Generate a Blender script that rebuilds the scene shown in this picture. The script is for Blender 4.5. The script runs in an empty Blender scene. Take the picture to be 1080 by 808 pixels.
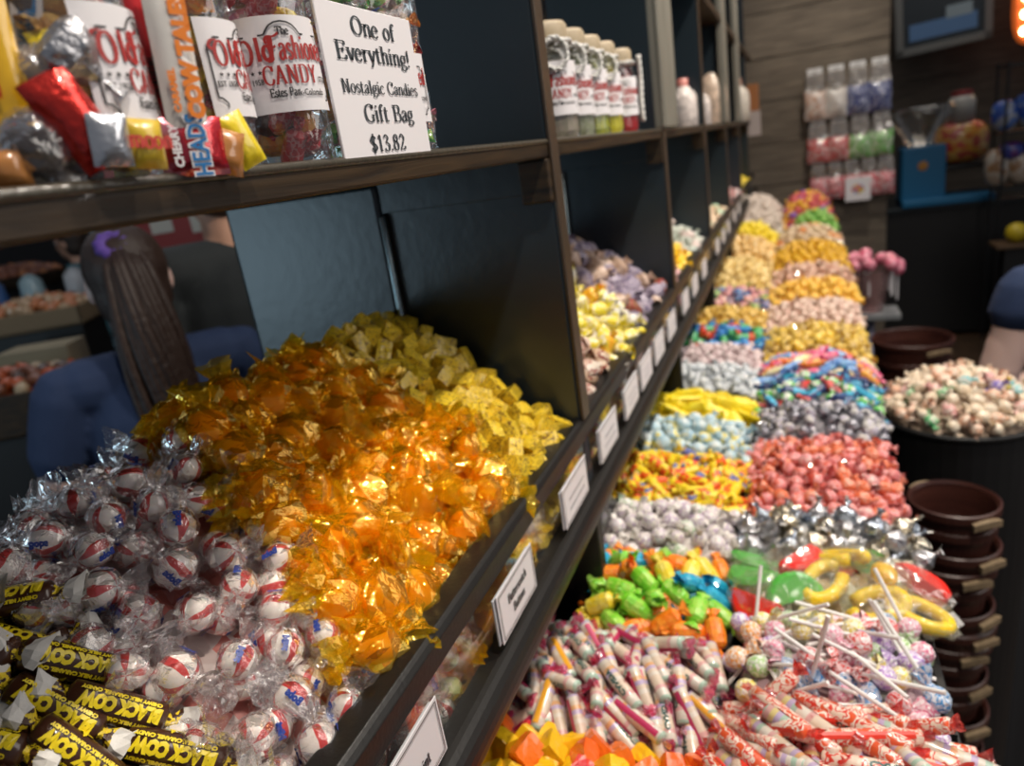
import bpy, math, random
import numpy as np
from mathutils import Vector, Matrix, Euler
random.seed(7)
rnd = random.random
def U(a, b): return a + (b - a) * rnd()
H = 1.55                       # eye height of the photographer
SC = bpy.context.scene
COL = SC.collection
# ---------------------------------------------------------------- camera frame (two vanishing points)
F = 736.0
CX, CY = 540.0, 404.0
def _n(v): return v / np.linalg.norm(v)
_vy = _n(np.array([836 - CX, 123 - CY, F])); _vz = -_n(np.array([890 - CX, 2700 - CY, F]))
_vz = _n(_vz - _vy * (_vz @ _vy)); _vx = np.cross(_vy, _vz)
RW = np.array([_vx, _vy, _vz])
def ray(px, py): return RW @ np.array([(px - CX) / F, (py - CY) / F, 1.0])
def at(px, py, depth):         # a place in the shop: seen along a sight line, at a distance in front of the camera
    r = ray(px, py) * depth
    return Vector((r[0], r[1], r[2] + H))
def ony(px, py, Y): r = ray(px, py); r = r * Y / r[1]; return Vector((r[0], r[1], r[2] + H))
# ---------------------------------------------------------------- materials
MATS = {}
def newmat(name):
    m = bpy.data.materials.new(name); m.use_nodes = True
    nt = m.node_tree; b = nt.nodes['Principled BSDF']
    return m, nt, b
def N(nt, t, **kw):
    n = nt.nodes.new(t)
    for k, v in kw.items():
        if k in n.inputs: n.inputs[k].default_value = v
        else: setattr(n, k, v)
    return n
def ramp(nt, stops, interp='LINEAR'):
    r = nt.nodes.new('ShaderNodeValToRGB'); cr = r.color_ramp; cr.interpolation = interp
    while len(cr.elements) < len(stops): cr.elements.new(0.5)
    for e, (p, c) in zip(cr.elements, stops):
        e.position = p; e.color = (*c, 1) if len(c) == 3 else c
    return r
def coords(nt, scale=(1, 1, 1)):
    tc = nt.nodes.new('ShaderNodeTexCoord'); mp = nt.nodes.new('ShaderNodeMapping')
    mp.inputs['Scale'].default_value = scale
    nt.links.new(tc.outputs['Object'], mp.inputs['Vector'])
    return mp.outputs['Vector']
def bump(nt, b, h, strength=.3, dist=.001):
    bp = N(nt, 'ShaderNodeBump', Strength=strength, Distance=dist)
    nt.links.new(h, bp.inputs['Height']); nt.links.new(bp.outputs['Normal'], b.inputs['Normal'])
def plain(name, col, rough=.5, metal=0, spec=.5, nscale=0, nstr=.3, ndist=.001, var=0, coat=0, sss=0):
    """one painted / moulded material with a little grain; var = hue/value variation between pieces"""
    if name in MATS: return MATS[name]
    m, nt, b = newmat(name)
    b.inputs['Base Color'].default_value = (*col, 1); b.inputs['Roughness'].default_value = rough
    b.inputs['Metallic'].default_value = metal; b.inputs['Specular IOR Level'].default_value = spec
    if coat: b.inputs['Coat Weight'].default_value = coat; b.inputs['Coat Roughness'].default_value = .08
    if sss:
        b.inputs['Subsurface Weight'].default_value = sss; b.inputs['Subsurface Radius'].default_value = (.006, .003, .002)
        b.inputs['Subsurface Scale'].default_value = 1
    if nscale:
        v = coords(nt); n = N(nt, 'ShaderNodeTexNoise', Scale=nscale, Detail=3.0); nt.links.new(v, n.inputs['Vector'])
        bump(nt, b, n.outputs['Fac'], nstr, ndist)
    if var:
        oi = nt.nodes.new('ShaderNodeObjectInfo')
        hs = N(nt, 'ShaderNodeHueSaturation'); hs.inputs['Color'].default_value = (*col, 1)
        mr = N(nt, 'ShaderNodeMapRange'); mr.inputs['To Min'].default_value = 1 - var; mr.inputs['To Max'].default_value = 1 + var
        nt.links.new(oi.outputs['Random'], mr.inputs['Value']); nt.links.new(mr.outputs['Result'], hs.inputs['Value'])
        mh = N(nt, 'ShaderNodeMapRange'); mh.inputs['To Min'].default_value = .5 - var * .06; mh.inputs['To Max'].default_value = .5 + var * .06
        mu = N(nt, 'ShaderNodeMath', operation='FRACT'); m7 = N(nt, 'ShaderNodeMath', operation='MULTIPLY'); m7.inputs[1].default_value = 7.31
        nt.links.new(oi.outputs['Random'], m7.inputs[0]); nt.links.new(m7.outputs[0], mu.inputs[0]); nt.links.new(mu.outputs[0], mh.inputs['Value'])
        nt.links.new(mh.outputs['Result'], hs.inputs['Hue']); nt.links.new(hs.outputs['Color'], b.inputs['Base Color'])
    MATS[name] = m; return m
def spots(name, cols, scale=150, rough=.35, nscale=400, ndist=.0006, coat=.3, thr=None, metal=0, emit=0):
    """wax-paper / foil print: blotches of several colours, fixed to the piece"""
    if name in MATS: return MATS[name]
    m, nt, b = newmat(name); v = coords(nt)
    oi = nt.nodes.new('ShaderNodeObjectInfo'); ad = N(nt, 'ShaderNodeVectorMath', operation='ADD')
    nt.links.new(v, ad.inputs[0]); nt.links.new(oi.outputs['Random'], ad.inputs[1])
    n = N(nt, 'ShaderNodeTexNoise', Scale=float(scale), Detail=1.5); nt.links.new(ad.outputs[0], n.inputs['Vector'])
    k = len(cols)
    thr = thr or [0] + [.36 + .28 * (i + 1) / k for i in range(k - 1)]
    r = ramp(nt, list(zip(thr, cols)), 'CONSTANT'); nt.links.new(n.outputs['Fac'], r.inputs['Fac'])
    nt.links.new(r.outputs['Color'], b.inputs['Base Color'])
    b.inputs['Roughness'].default_value = rough; b.inputs['Coat Weight'].default_value = coat; b.inputs['Metallic'].default_value = metal
    n2 = N(nt, 'ShaderNodeTexNoise', Scale=float(nscale), Detail=2.0); nt.links.new(v, n2.inputs['Vector'])
    bump(nt, b, n2.outputs['Fac'], .8, ndist)
    MATS[name] = m; return m
def film(name, tint=(1, 1, 1), refl=.16, haze=.06, hazecol=(.8, .78, .75), nscale=260, rough=.1, glosscol=(1, 1, 1), cap=.6):
    """crinkled cellophane: mostly see-through, glints on its creases"""
    if name in MATS: return MATS[name]
    m = bpy.data.materials.new(name); m.use_nodes = True; nt = m.node_tree
    for n in list(nt.nodes): nt.nodes.remove(n)
    out = nt.nodes.new('ShaderNodeOutputMaterial')
    tr = N(nt, 'ShaderNodeBsdfTransparent'); tr.inputs['Color'].default_value = (*tint, 1)
    gl = N(nt, 'ShaderNodeBsdfGlossy', Roughness=rough); gl.inputs['Color'].default_value = (*glosscol, 1)
    df = N(nt, 'ShaderNodeBsdfDiffuse'); df.inputs['Color'].default_value = (*hazecol, 1)
    tl = N(nt, 'ShaderNodeBsdfTranslucent'); tl.inputs['Color'].default_value = (*hazecol, 1)
    v = coords(nt); n = N(nt, 'ShaderNodeTexNoise', Scale=float(nscale), Detail=2.0, Distortion=1.5); nt.links.new(v, n.inputs['Vector'])
    bp = N(nt, 'ShaderNodeBump', Strength=.9, Distance=.0012); nt.links.new(n.outputs['Fac'], bp.inputs['Height'])
    nt.links.new(bp.outputs['Normal'], gl.inputs['Normal'])
    fr = N(nt, 'ShaderNodeFresnel', IOR=1.5); nt.links.new(bp.outputs['Normal'], fr.inputs['Normal'])
    a = N(nt, 'ShaderNodeMath', operation='ADD', use_clamp=True); a.inputs[1].default_value = refl; nt.links.new(fr.outputs['Fac'], a.inputs[0])
    mn = N(nt, 'ShaderNodeMath', operation='MINIMUM'); mn.inputs[1].default_value = cap; nt.links.new(a.outputs[0], mn.inputs[0])
    mh = N(nt, 'ShaderNodeMixShader'); nt.links.new(df.outputs[0], mh.inputs[1]); nt.links.new(tl.outputs[0], mh.inputs[2])
    m1 = N(nt, 'ShaderNodeMixShader', Fac=haze); nt.links.new(tr.outputs[0], m1.inputs[1]); nt.links.new(mh.outputs[0], m1.inputs[2])
    m2 = nt.nodes.new('ShaderNodeMixShader'); nt.links.new(mn.outputs[0], m2.inputs[0]); nt.links.new(m1.outputs[0], m2.inputs[1]); nt.links.new(gl.outputs[0], m2.inputs[2])
    nt.links.new(m2.outputs[0], out.inputs['Surface'])
    MATS[name] = m; return m
def emitter(name, col, st):
    if name in MATS: return MATS[name]
    m, nt, b = newmat(name); b.inputs['Base Color'].default_value = (*col, 1)
    b.inputs['Emission Color'].default_value = (*col, 1); b.inputs['Emission Strength'].default_value = st
    MATS[name] = m; return m
def wood(name, c1, c2, scale=8, axis=(1, 12, 12), rough=.5, plank=0, bumpd=.001, spec=.5):
    if name in MATS: return MATS[name]
    m, nt, b = newmat(name); v = coords(nt, axis)
    n = N(nt, 'ShaderNodeTexNoise', Scale=float(scale), Detail=6.0, Distortion=.6); nt.links.new(v, n.inputs['Vector'])
    r = ramp(nt, [(.3, c1), (.7, c2)]); nt.links.new(n.outputs['Fac'], r.inputs['Fac']); nt.links.new(r.outputs['Color'], b.inputs['Base Color'])
    b.inputs['Roughness'].default_value = rough; b.inputs['Specular IOR Level'].default_value = spec
    bump(nt, b, n.outputs['Fac'], .5, bumpd)
    MATS[name] = m; return m
# ---------------------------------------------------------------- mesh helpers
class MB:
    def __init__(s): s.v = []; s.f = []; s.m = []
    def add(s, vs, fs, mi=0):
        o = len(s.v); s.v += [tuple(p) for p in vs]; s.f += [tuple(i + o for i in f) for f in fs]; s.m += [mi] * len(fs); return s
    def box(s, x0, x1, y0, y1, z0, z1, mi=0):
        vs = [(x, y, z) for x in (x0, x1) for y in (y0, y1) for z in (z0, z1)]
        return s.add(vs, [(0, 1, 3, 2), (4, 6, 7, 5), (0, 4, 5, 1), (2, 3, 7, 6), (0, 2, 6, 4), (1, 5, 7, 3)], mi)
    def xf(s, M):
        s.v = [tuple(M @ Vector(p)) for p in s.v]; return s
    def mesh(s, name, mats, smooth=False, bevel=0):
        me = bpy.data.meshes.new(name); me.from_pydata(s.v, [], s.f)
        if not isinstance(mats, (list, tuple)): mats = [mats]
        for mt in mats: me.materials.append(mt)
        if len(mats) > 1: me.polygons.foreach_set('material_index', s.m)
        if smooth: me.polygons.foreach_set('use_smooth', [True] * len(me.polygons))
        me.update(); return me
    def obj(s, name, mats, parent=None, loc=(0, 0, 0), rot=(0, 0, 0), smooth=False, bevel=0, seg=2, fix=True):
        me = s.mesh(name, mats, smooth)
        if fix:
            import bmesh
            bm = bmesh.new(); bm.from_mesh(me); bmesh.ops.recalc_face_normals(bm, faces=bm.faces); bm.to_mesh(me); bm.free()
        o = bpy.data.objects.new(name, me); COL.objects.link(o); o.location = loc; o.rotation_euler = rot
        if parent: o.parent = parent
        if bevel:
            md = o.modifiers.new('bevel', 'BEVEL'); md.width = bevel; md.segments = seg; md.limit_method = 'ANGLE'; md.harden_normals = False
        return o
def grid_faces(nu, nv, closed=True):
    fs = []
    for i in range(nu - 1):
        for j in range(nv if closed else nv - 1):
            a = i * nv + j; b = i * nv + (j + 1) % nv; fs.append((a, b, b + nv, a + nv))
    return fs
def tube(prof, n=14, amp=0, seed=0, caps=True, twist=0, jag=0):
    """rings along X: prof rows (x, r, flatten)"""
    rg = random.Random(seed); vs = []
    base = [1 + amp * rg.uniform(-1, 1) for _ in range(n)]
    for k, row in enumerate(prof):
        x, r = row[0], row[1]; fl = row[2] if len(row) > 2 else 1; am = row[3] if len(row) > 3 else 1
        for j in range(n):
            th = 2 * math.pi * j / n + twist * k
            rr = r * (1 + (base[j] - 1) * am + amp * .5 * am * rg.uniform(-1, 1))
            dx = jag * am * rg.uniform(-1, 1)
            vs.append((x + dx, rr * math.cos(th), rr * math.sin(th) * fl))
    fs = grid_faces(len(prof), n)
    if caps:
        fs.append(tuple(range(n - 1, -1, -1))); o = (len(prof) - 1) * n; fs.append(tuple(range(o, o + n)))
    return vs, fs
def lathe(prof, n=24, caps=False):
    vs = []
    for r, z in prof:
        for j in range(n):
            t = 2 * math.pi * j / n; vs.append((r * math.cos(t), r * math.sin(t), z))
    fs = grid_faces(len(prof), n)
    if caps: fs.append(tuple(range(n))); o = (len(prof) - 1) * n; fs.append(tuple(range(o, o + n)))
    return vs, fs
def sphere(r=1, nu=10, nv=14, sx=1, sy=1, sz=1, p=2.0):
    vs = []
    for i in range(nu + 1):
        ph = math.pi * (i + 1e-3) / (nu + 2e-3)
        for j in range(nv):
            t = 2 * math.pi * j / nv
            x, y, z = math.sin(ph) * math.cos(t), math.sin(ph) * math.sin(t), math.cos(ph)
            if p != 2.0:
                k = (abs(x) ** p + abs(y) ** p + abs(z) ** p) ** (-1 / p); x, y, z = x * k, y * k, z * k
            vs.append((x * r * sx, y * r * sy, z * r * sz))
    fs = grid_faces(nu + 1, nv); fs.append(tuple(range(nv))); o = nu * nv; fs.append(tuple(range(o, o + nv)))
    return vs, fs
def path_tube(pts, r, n=8):
    pts = [Vector(p) for p in pts]; vs = []
    for i, p in enumerate(pts):
        d = (pts[min(i + 1, len(pts) - 1)] - pts[max(i - 1, 0)]).normalized()
        u = d.cross(Vector((0, 0, 1)));
        if u.length < 1e-3: u = d.cross(Vector((1, 0, 0)))
        u.normalize(); w = d.cross(u); rr = r[i] if isinstance(r, (list, tuple)) else r
        for j in range(n):
            t = 2 * math.pi * j / n; vs.append(tuple(p + u * math.cos(t) * rr + w * math.sin(t) * rr))
    fs = grid_faces(len(pts), n); fs.append(tuple(range(n))); o = (len(pts) - 1) * n; fs.append(tuple(range(o, o + n)))
    return vs, fs
# ---------------------------------------------------------------- naming
def tag(o, label, cat, group=None, kind=None):
    if label: o['label'] = label
    if cat: o['category'] = cat
    if group: o['group'] = group
    if kind: o['kind'] = kind
    return o
def struct(o): o['kind'] = 'structure'; return o
def empty(name, loc=(0, 0, 0), rz=0):
    o = bpy.data.objects.new(name, None); COL.objects.link(o); o.location = loc; o.rotation_euler = (0, 0, rz); o.empty_display_size = .05
    return o
KIDS = {}
def dup(o, deep=True):
    c = o.copy(); COL.objects.link(c)
    if deep:
        for ch in o.children: 
            d = ch.copy(); COL.objects.link(d); d.parent = c
            for g in ch.children:
                e = g.copy(); COL.objects.link(e); e.parent = d
    return c
PROTO = []                       # first-of-kind objects: used for the first copy placed
def hidden_template(o): PROTO.append(o); return o
# ---------------------------------------------------------------- lettering drawn with a broad nib (thick downstrokes, thin cross strokes)
def cat(pts, k=6, closed=False):
    n = len(pts); out = []
    if n == 2: return [pts[0], pts[1]]
    rngi = range(n if closed else n - 1)
    for i in rngi:
        p = [pts[(i + d) % n] if closed else pts[min(max(i + d, 0), n - 1)] for d in (-1, 0, 1, 2)]
        for s in range(k):
            t = s / k
            out.append(tuple(.5 * (2 * p[1][c] + (p[2][c] - p[0][c]) * t + (2 * p[0][c] - 5 * p[1][c] + 4 * p[2][c] - p[3][c]) * t * t + (3 * p[1][c] - p[0][c] - 3 * p[2][c] + p[3][c]) * t ** 3) for c in (0, 1)))
    out.append(pts[0] if closed else pts[-1])
    return out
def ell(cx, cy, rx, ry, a0=90, a1=450, n=16):
    return [(cx + rx * math.cos(math.radians(a0 + (a1 - a0) * i / n)), cy + ry * math.sin(math.radians(a0 + (a1 - a0) * i / n))) for i in range(n + 1)]
# each glyph: advance, smooth strokes, straight strokes, serif feet (x,y)
G = {
 'O': (.76, [ell(.37, .5, .31, .5)], [], []),
 'o': (.54, [ell(.26, .33, .2, .33)], [], []),
 'e': (.5, [[(.42, .5), (.25, .66), (.08, .5), (.05, .3), (.1, .09), (.26, 0), (.43, .12)]], [[(.07, .37), (.43, .37)], [(.43, .37), (.42, .5)]], []),
 'n': (.6, [[(.14, .48), (.28, .65), (.42, .62), (.46, .45)]], [[(.14, .66), (.14, 0)], [(.46, .45), (.46, 0)]], [(.14, 0), (.46, 0), (.09, .66)]),
 'm': (.9, [[(.14, .48), (.27, .65), (.4, .6), (.43, .45)], [(.43, .48), (.56, .65), (.7, .6), (.74, .45)]], [[(.14, .66), (.14, 0)], [(.43, .45), (.43, 0)], [(.74, .45), (.74, 0)]], [(.14, 0), (.43, 0), (.74, 0), (.09, .66)]),
 'f': (.38, [[(.36, .9), (.28, 1.0), (.17, .92), (.15, .75)]], [[(.15, .75), (.15, 0)], [(.03, .64), (.32, .64)]], [(.15, 0)]),
 'E': (.7, [], [[(.16, 1), (.16, 0)], [(.16, .97), (.6, .97)], [(.16, .03), (.62, .03)], [(.16, .52), (.46, .52)], [(.6, .97), (.6, .78)], [(.62, .03), (.62, .24)], [(.46, .62), (.46, .42)]], [(.12, 1), (.12, 0)]),
 'v': (.52, [], [[(.07, .66), (.27, 0)], [(.27, 0), (.46, .66)]], [(.07, .66), (.46, .66)]),
 'r': (.44, [[(.14, .42), (.25, .62), (.4, .62)]], [[(.14, .66), (.14, 0)]], [(.14, 0), (.09, .66)]),
 'y': (.52, [[(.47, .66), (.27, .05), (.18, -.2), (.06, -.24)]], [[(.07, .66), (.27, .05)]], [(.07, .66), (.47, .66)]),
 't': (.4, [[(.16, .2), (.2, .02), (.36, .06)]], [[(.16, .86), (.16, .2)], [(.04, .64), (.34, .64)]], []),
 'h': (.6, [[(.14, .48), (.28, .65), (.42, .62), (.46, .45)]], [[(.14, 1), (.14, 0)], [(.46, .45), (.46, 0)]], [(.14, 0), (.46, 0), (.09, 1)]),
 'i': (.3, [], [[(.14, .66), (.14, 0)], [(.14, .95), (.14, .83)]], [(.14, 0), (.09, .66)]),
 'g': (.52, [ell(.24, .42, .16, .23), [(.14, .22), (.08, .12), (.2, .05), (.4, .02), (.45, -.12), (.25, -.25), (.07, -.14), (.15, 0)]], [[(.36, .6), (.48, .66)]], []),
 '!': (.3, [], [[(.14, 1), (.14, .3)], [(.14, .1), (.14, -.02)]], []),
 'N': (.8, [], [[(.15, 1), (.15, 0)], [(.15, 1), (.62, 0)], [(.62, 0), (.62, 1)]], [(.12, 1), (.15, 0), (.62, 1)]),
 's': (.42, [[(.36, .54), (.22, .66), (.08, .54), (.14, .4), (.3, .3), (.37, .16), (.22, 0), (.06, .12)]], [], []),
 'a': (.52, [[(.08, .54), (.22, .66), (.38, .56), (.38, .3)], [(.38, .4), (.16, .32), (.07, .16), (.18, .0), (.38, .14)]], [[(.38, .3), (.38, .04)], [(.38, .03), (.48, .03)]], []),
 'l': (.3, [], [[(.14, 1), (.14, 0)]], [(.14, 0), (.09, 1)]),
 'c': (.48, [[(.42, .5), (.26, .66), (.09, .5), (.06, .3), (.11, .09), (.27, 0), (.43, .12)]], [], []),
 'C': (.72, [[(.63, .72), (.58, .9), (.4, 1), (.16, .86), (.08, .5), (.16, .14), (.4, 0), (.58, .1), (.64, .3)]], [[(.63, .7), (.63, .98)]], []),
 'd': (.56, [ell(.24, .31, .17, .31)], [[(.42, 1), (.42, 0)]], [(.38, 1), (.45, 0)]),
 'G': (.78, [[(.63, .76), (.56, .93), (.4, 1), (.16, .86), (.08, .5), (.16, .14), (.4, 0), (.6, .1)]], [[(.62, .42), (.62, .04)], [(.63, .76), (.63, .98)]], [(.62, .42)]),
 'B': (.7, [[(.16, .98), (.45, .97), (.56, .77), (.44, .54), (.16, .53)], [(.44, .53), (.6, .4), (.6, .14), (.44, .02), (.16, .02)]], [[(.16, 1), (.16, 0)]], [(.12, 1), (.12, 0)]),
 'D': (.76, [[(.16, .98), (.45, .96), (.62, .75), (.64, .5), (.62, .25), (.45, .04), (.16, .02)]], [[(.16, 1), (.16, 0)]], [(.12, 1), (.12, 0)]),
 'P': (.66, [[(.16, .98), (.46, .96), (.58, .74), (.46, .5), (.16, .48)]], [[(.16, 1), (.16, 0)]], [(.12, 1), (.15, 0)]),
 'p': (.56, [ell(.3, .34, .17, .31)], [[(.13, .66), (.13, -.28)]], [(.13, -.28), (.09, .66)]),
 'b': (.56, [ell(.3, .32, .17, .31)], [[(.13, 1), (.13, 0)]], [(.09, 1)]),
 'u': (.6, [[(.13, .25), (.2, .03), (.34, .02), (.44, .18)]], [[(.13, .66), (.13, .25)], [(.44, .66), (.44, 0)]], [(.09, .66), (.41, .66), (.48, 0)]),
 'A': (.76, [], [[(.1, 0), (.36, 1)], [(.36, 1), (.62, 0)], [(.2, .34), (.52, .34)]], [(.1, 0), (.62, 0)]),
 'Y': (.7, [], [[(.08, 1), (.34, .48)], [(.34, .48), (.6, 1)], [(.34, .5), (.34, 0)]], [(.08, 1), (.6, 1), (.34, 0)]),
 'T': (.68, [], [[(.34, 1), (.34, 0)], [(.06, .97), (.62, .97)], [(.06, .97), (.06, .78)], [(.62, .97), (.62, .78)]], [(.34, 0)]),
 'S': (.6, [[(.5, .8), (.3, 1), (.09, .82), (.16, .6), (.42, .42), (.52, .22), (.3, 0), (.07, .2)]], [], []),
 'F': (.64, [], [[(.16, 1), (.16, 0)], [(.16, .97), (.6, .97)], [(.16, .52), (.46, .52)], [(.6, .97), (.6, .78)]], [(.12, 1), (.15, 0)]),
 '$': (.6, [[(.48, .78), (.3, .94), (.1, .78), (.17, .58), (.4, .42), (.5, .22), (.3, .06), (.08, .22)]], [[(.29, 1.1), (.29, -.1)]], []),
 '1': (.5, [], [[(.26, 1), (.26, 0)], [(.26, 1), (.1, .84)]], [(.26, 0)]),
 '3': (.56, [[(.1, .84), (.25, 1), (.43, .8), (.24, .55)], [(.24, .55), (.48, .36), (.42, .06), (.2, 0), (.07, .16)]], [], []),
 '.': (.28, [], [[(.13, .1), (.13, -.02)]], []),
 '8': (.58, [ell(.28, .76, .15, .23), ell(.28, .28, .19, .28)], [], []),
 '2': (.56, [[(.09, .78), (.25, 1), (.46, .76), (.3, .4), (.08, .04)]], [[(.08, .03), (.48, .03)], [(.48, .03), (.49, .22)]], []),
 '9': (.56, [ell(.26, .7, .17, .29), [(.43, .7), (.4, .3), (.26, 0), (.09, .1)]], [], []),
 '5': (.56, [[(.13, .56), (.3, .62), (.47, .34), (.3, 0), (.08, .12)]], [[(.13, .98), (.13, .56)], [(.13, .96), (.44, .96)]], []),
 '-': (.4, [], [[(.08, .34), (.32, .34)]], []),
 ' ': (.36, [], [], []),
 # swash capitals for the shop's emblem
 'o^': (.9, [ell(.42, .42, .3, .5), [(.3, .96), (.02, .92), (-.1, .7), (.05, .56), (.14, .66)]], [], []),
 'f^': (.74, [[(.95, 1.12), (.6, .98), (.2, 1.0), (.02, .84), (.1, .7)], [(.42, 1.0), (.36, .5), (.26, 0.02), (.05, -.04), (.0, .12)], [(.16, .52), (.4, .5), (.62, .58)]], [], []),
}
def ribbon(pts, thick, thin, out, serif=False):
    vs = []; n = len(pts)
    for i in range(n):
        a = pts[max(i - 1, 0)]; b = pts[min(i + 1, n - 1)]
        dx, dy = b[0] - a[0], b[1] - a[1]; L = math.hypot(dx, dy) or 1e-6; dx /= L; dy /= L
        w = thin + (thick - thin) * abs(dy) ** 1.3
        vs.append((pts[i][0] - dy * w / 2, pts[i][1] + dx * w / 2)); vs.append((pts[i][0] + dy * w / 2, pts[i][1] - dx * w / 2))
    o = len(out[0]); out[0].extend(vs)
    out[1].extend([(o + 2 * i, o + 2 * i + 1, o + 2 * i + 3, o + 2 * i + 2) for i in range(n - 1)])
def nib_text(s, size, thick=.15, thin=.05, serif=.13, cond=1.0, slant=0, align='c', track=0):
    """returns 2D verts, faces; s may be a list of glyph keys"""
    out = ([], []); x = 0
    for ch in s:
        adv, sm, st, sf = G[ch]
        tmp = ([], [])
        for p in sm: ribbon(cat(p, 5) if len(p) < 15 else p, thick, thin, tmp)
        for p in st: ribbon(p, thick, max(thin, .06), tmp)
        if serif:
            for (a, b) in sf: ribbon([(a - serif, b + (-.025 if b > .3 else .025)), (a + serif, b + (-.025 if b > .3 else .025))], .07, .06, tmp)
        o = len(out[0]); out[0].extend([((vx + vy * slant + x) * size * cond, vy * size) for vx, vy in tmp[0]]); out[1].extend([tuple(i + o for i in f) for f in tmp[1]])
        x += adv + track
    W = x * size * cond; dx = -W / 2 if align == 'c' else 0
    return [(a + dx, b) for a, b in out[0]], out[1], W
def sans_text(s, size, cond=1.0, bold=.0):
    cu = bpy.data.curves.new('t', 'FONT'); cu.body = s; cu.size = size; cu.align_x = 'CENTER'; cu.offset = bold; cu.resolution_u = 2
    o = bpy.data.objects.new('t', cu); COL.objects.link(o)
    bpy.context.view_layer.update()
    me = bpy.data.meshes.new_from_object(o.evaluated_get(bpy.context.evaluated_depsgraph_get()))
    vs = [(v.co.x * cond, v.co.y) for v in me.vertices]; fs = [tuple(p.vertices) for p in me.polygons]
    bpy.data.objects.remove(o); bpy.data.curves.remove(cu); bpy.data.meshes.remove(me)
    return vs, fs, 0
def shift(t, dx=0, dy=0, flip=False):
    vs, fs = t[0], t[1]
    if flip: vs = [(-a, -b) for a, b in vs]
    return [(a + dx, b + dy) for a, b in vs], fs
def merge(*ts):
    vs, fs = [], []
    for t in ts:
        o = len(vs); vs += t[0]; fs += [tuple(i + o for i in f) for f in t[1]]
    return vs, fs
def lay(t, fn):                 # fn maps (u, v) on the sheet to a 3D point
    mb = MB(); mb.add([fn(a, b) for a, b in t[0]], t[1]); return mb
# ================================================================ fixtures
M_board = wood('shelf_board_stain', (.009, .006, .004), (.046, .027, .011), 9, (3, 1, 14), .5, bumpd=.0015, spec=.3)
M_blue = plain('slate_blue_paint', (.013, .022, .029), .32, spec=.6, nscale=70, nstr=.25, ndist=.0012)
M_rail = plain('worn_black_rail', (.009, .008, .007), .4, spec=.35, nscale=300, nstr=.35, ndist=.0006)
M_black = plain('black_fixture_paint', (.006, .006, .0065), .5, nscale=60, nstr=.2)
M_post = wood('grey_washed_post', (.11, .105, .085), (.2, .19, .155), 5, (8, 8, 1), .6)
M_plank = wood('weathered_planks', (.07, .055, .04), (.155, .125, .092), 4, (1.2, 10, 14), .75, bumpd=.003)
M_floor = wood('brown_floorboards', (.022, .012, .006), (.055, .03, .014), 5, (9, 1, 1), .5)
M_white = plain('label_card', (.74, .72, .74), .45)
M_ink = plain('black_ink', (.012, .012, .014), .5)
M_redink = plain('dark_red_ink', (.36, .02, .018), .5)
M_acr = film('clear_acrylic', (.97, .98, .97), refl=-.02, haze=.01, nscale=3, rough=.03, cap=.25)
XF = -.22
BAYS = [.0, .68, 1.353, 2.03, 2.70, 3.38, 4.05]
def uz(z): return z + H
unit = tag(empty('shelving_unit', (XF, 2.2, 0)), 'long double-sided dark slate blue shelving unit with black candy troughs below eye level', 'shelving')
def up(name, mb, mat, bevel=.0015, lab=None, parent=unit, smooth=False):
    p = Vector(parent.location) if parent is unit else Vector((0, 0, 0))
    o = mb.obj(name, mat, parent, loc=-Vector(unit.location) if parent is unit else (0, 0, 0), bevel=bevel, smooth=smooth)
    if lab: o['label'] = lab
    return o
# eye-level shelf board, with a worn bead along its front top edge
mb = MB(); mb.box(-.63, XF, -.25, 4.55, uz(-.003), uz(.011)); sb = up('shelf_board', mb, M_board, .002, 'dark stained board at eye level')
mb = MB(); vs, fs = path_tube([(XF - .001, -.25 + i * .1, uz(.0115)) for i in range(49)], .0026, 8); mb.add(vs, fs)
up('edge_bead', mb, plain('worn_bead', (.05, .043, .03), .3, nscale=160, nstr=.6, ndist=.001, spec=.6), 0, 'worn glossy bead along the shelf edge', smooth=True)
mb = MB(); mb.box(-.63, XF + .006, 1.36, 4.55, uz(.33), uz(.352)); up('shelf_board', mb, M_board, .002)
for i, y in enumerate(BAYS[1:], 1):
    th = .022
    # front board and back board of each partition meet at the middle of the unit
    mb = MB(); mb.box(-.412, XF, y, y + th, uz(-.385), uz(-.003)); up('partition_board', mb, M_blue, .003)
    mb = MB(); mb.box(-.63, -.4165, y - .006, y + th, uz(-.385), uz(-.003)); up('partition_board', mb, M_blue, .006)
    mb = MB(); mb.box(-.412, XF, y, y + th, uz(.012), uz(.75)); up('partition_board', mb, M_blue, .003)
    mb = MB(); mb.box(-.63, -.4165, y - .0035, y + th, uz(.012), uz(.75)); up('partition_board', mb, M_blue, .0035)
    mb = MB(); mb.box(-.628, XF - .002, y - .0015, y, uz(-.036), uz(-.003)); up('batten', mb, M_blue, .0008)
    mb = MB(); mb.box(XF, XF + .0035, y - .001, y + th + .001, uz(-.28), uz(.75)); up('partition_edge_strip', mb, plain('worn_brown_edge', (.05, .033, .02), .4, nscale=90, nstr=.5), .001, 'worn brown front edge')
    mb = MB(); mb.box(-.4185, -.4120, y - .010, y, uz(-.385), uz(-.037)); up('seam_highlight_strip', mb, plain('seam_highlight_metal', (.42, .52, .54), .22, metal=.9, nscale=40, nstr=.2), .003, 'metallic strip added to draw the bright highlight where the two boards meet', smooth=True)  # bright edge highlight built in as an added pale metal strip
    # small block under the shelf at the partition
    mb = MB(); mb.box(XF - .03, XF + .001, y - .012, y, uz(-.045), uz(-.004)); up('corner_block', mb, M_board, .002)
for (y0, y1) in ((1.352, 1.52), (2.68, 2.84), (3.36, 3.5)):
    mb = MB(); mb.box(XF - .012, XF + .008, y0, y1, uz(.014), uz(.75)); up('upright_post', mb, M_post, .003, 'pale grey washed upright')
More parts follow.
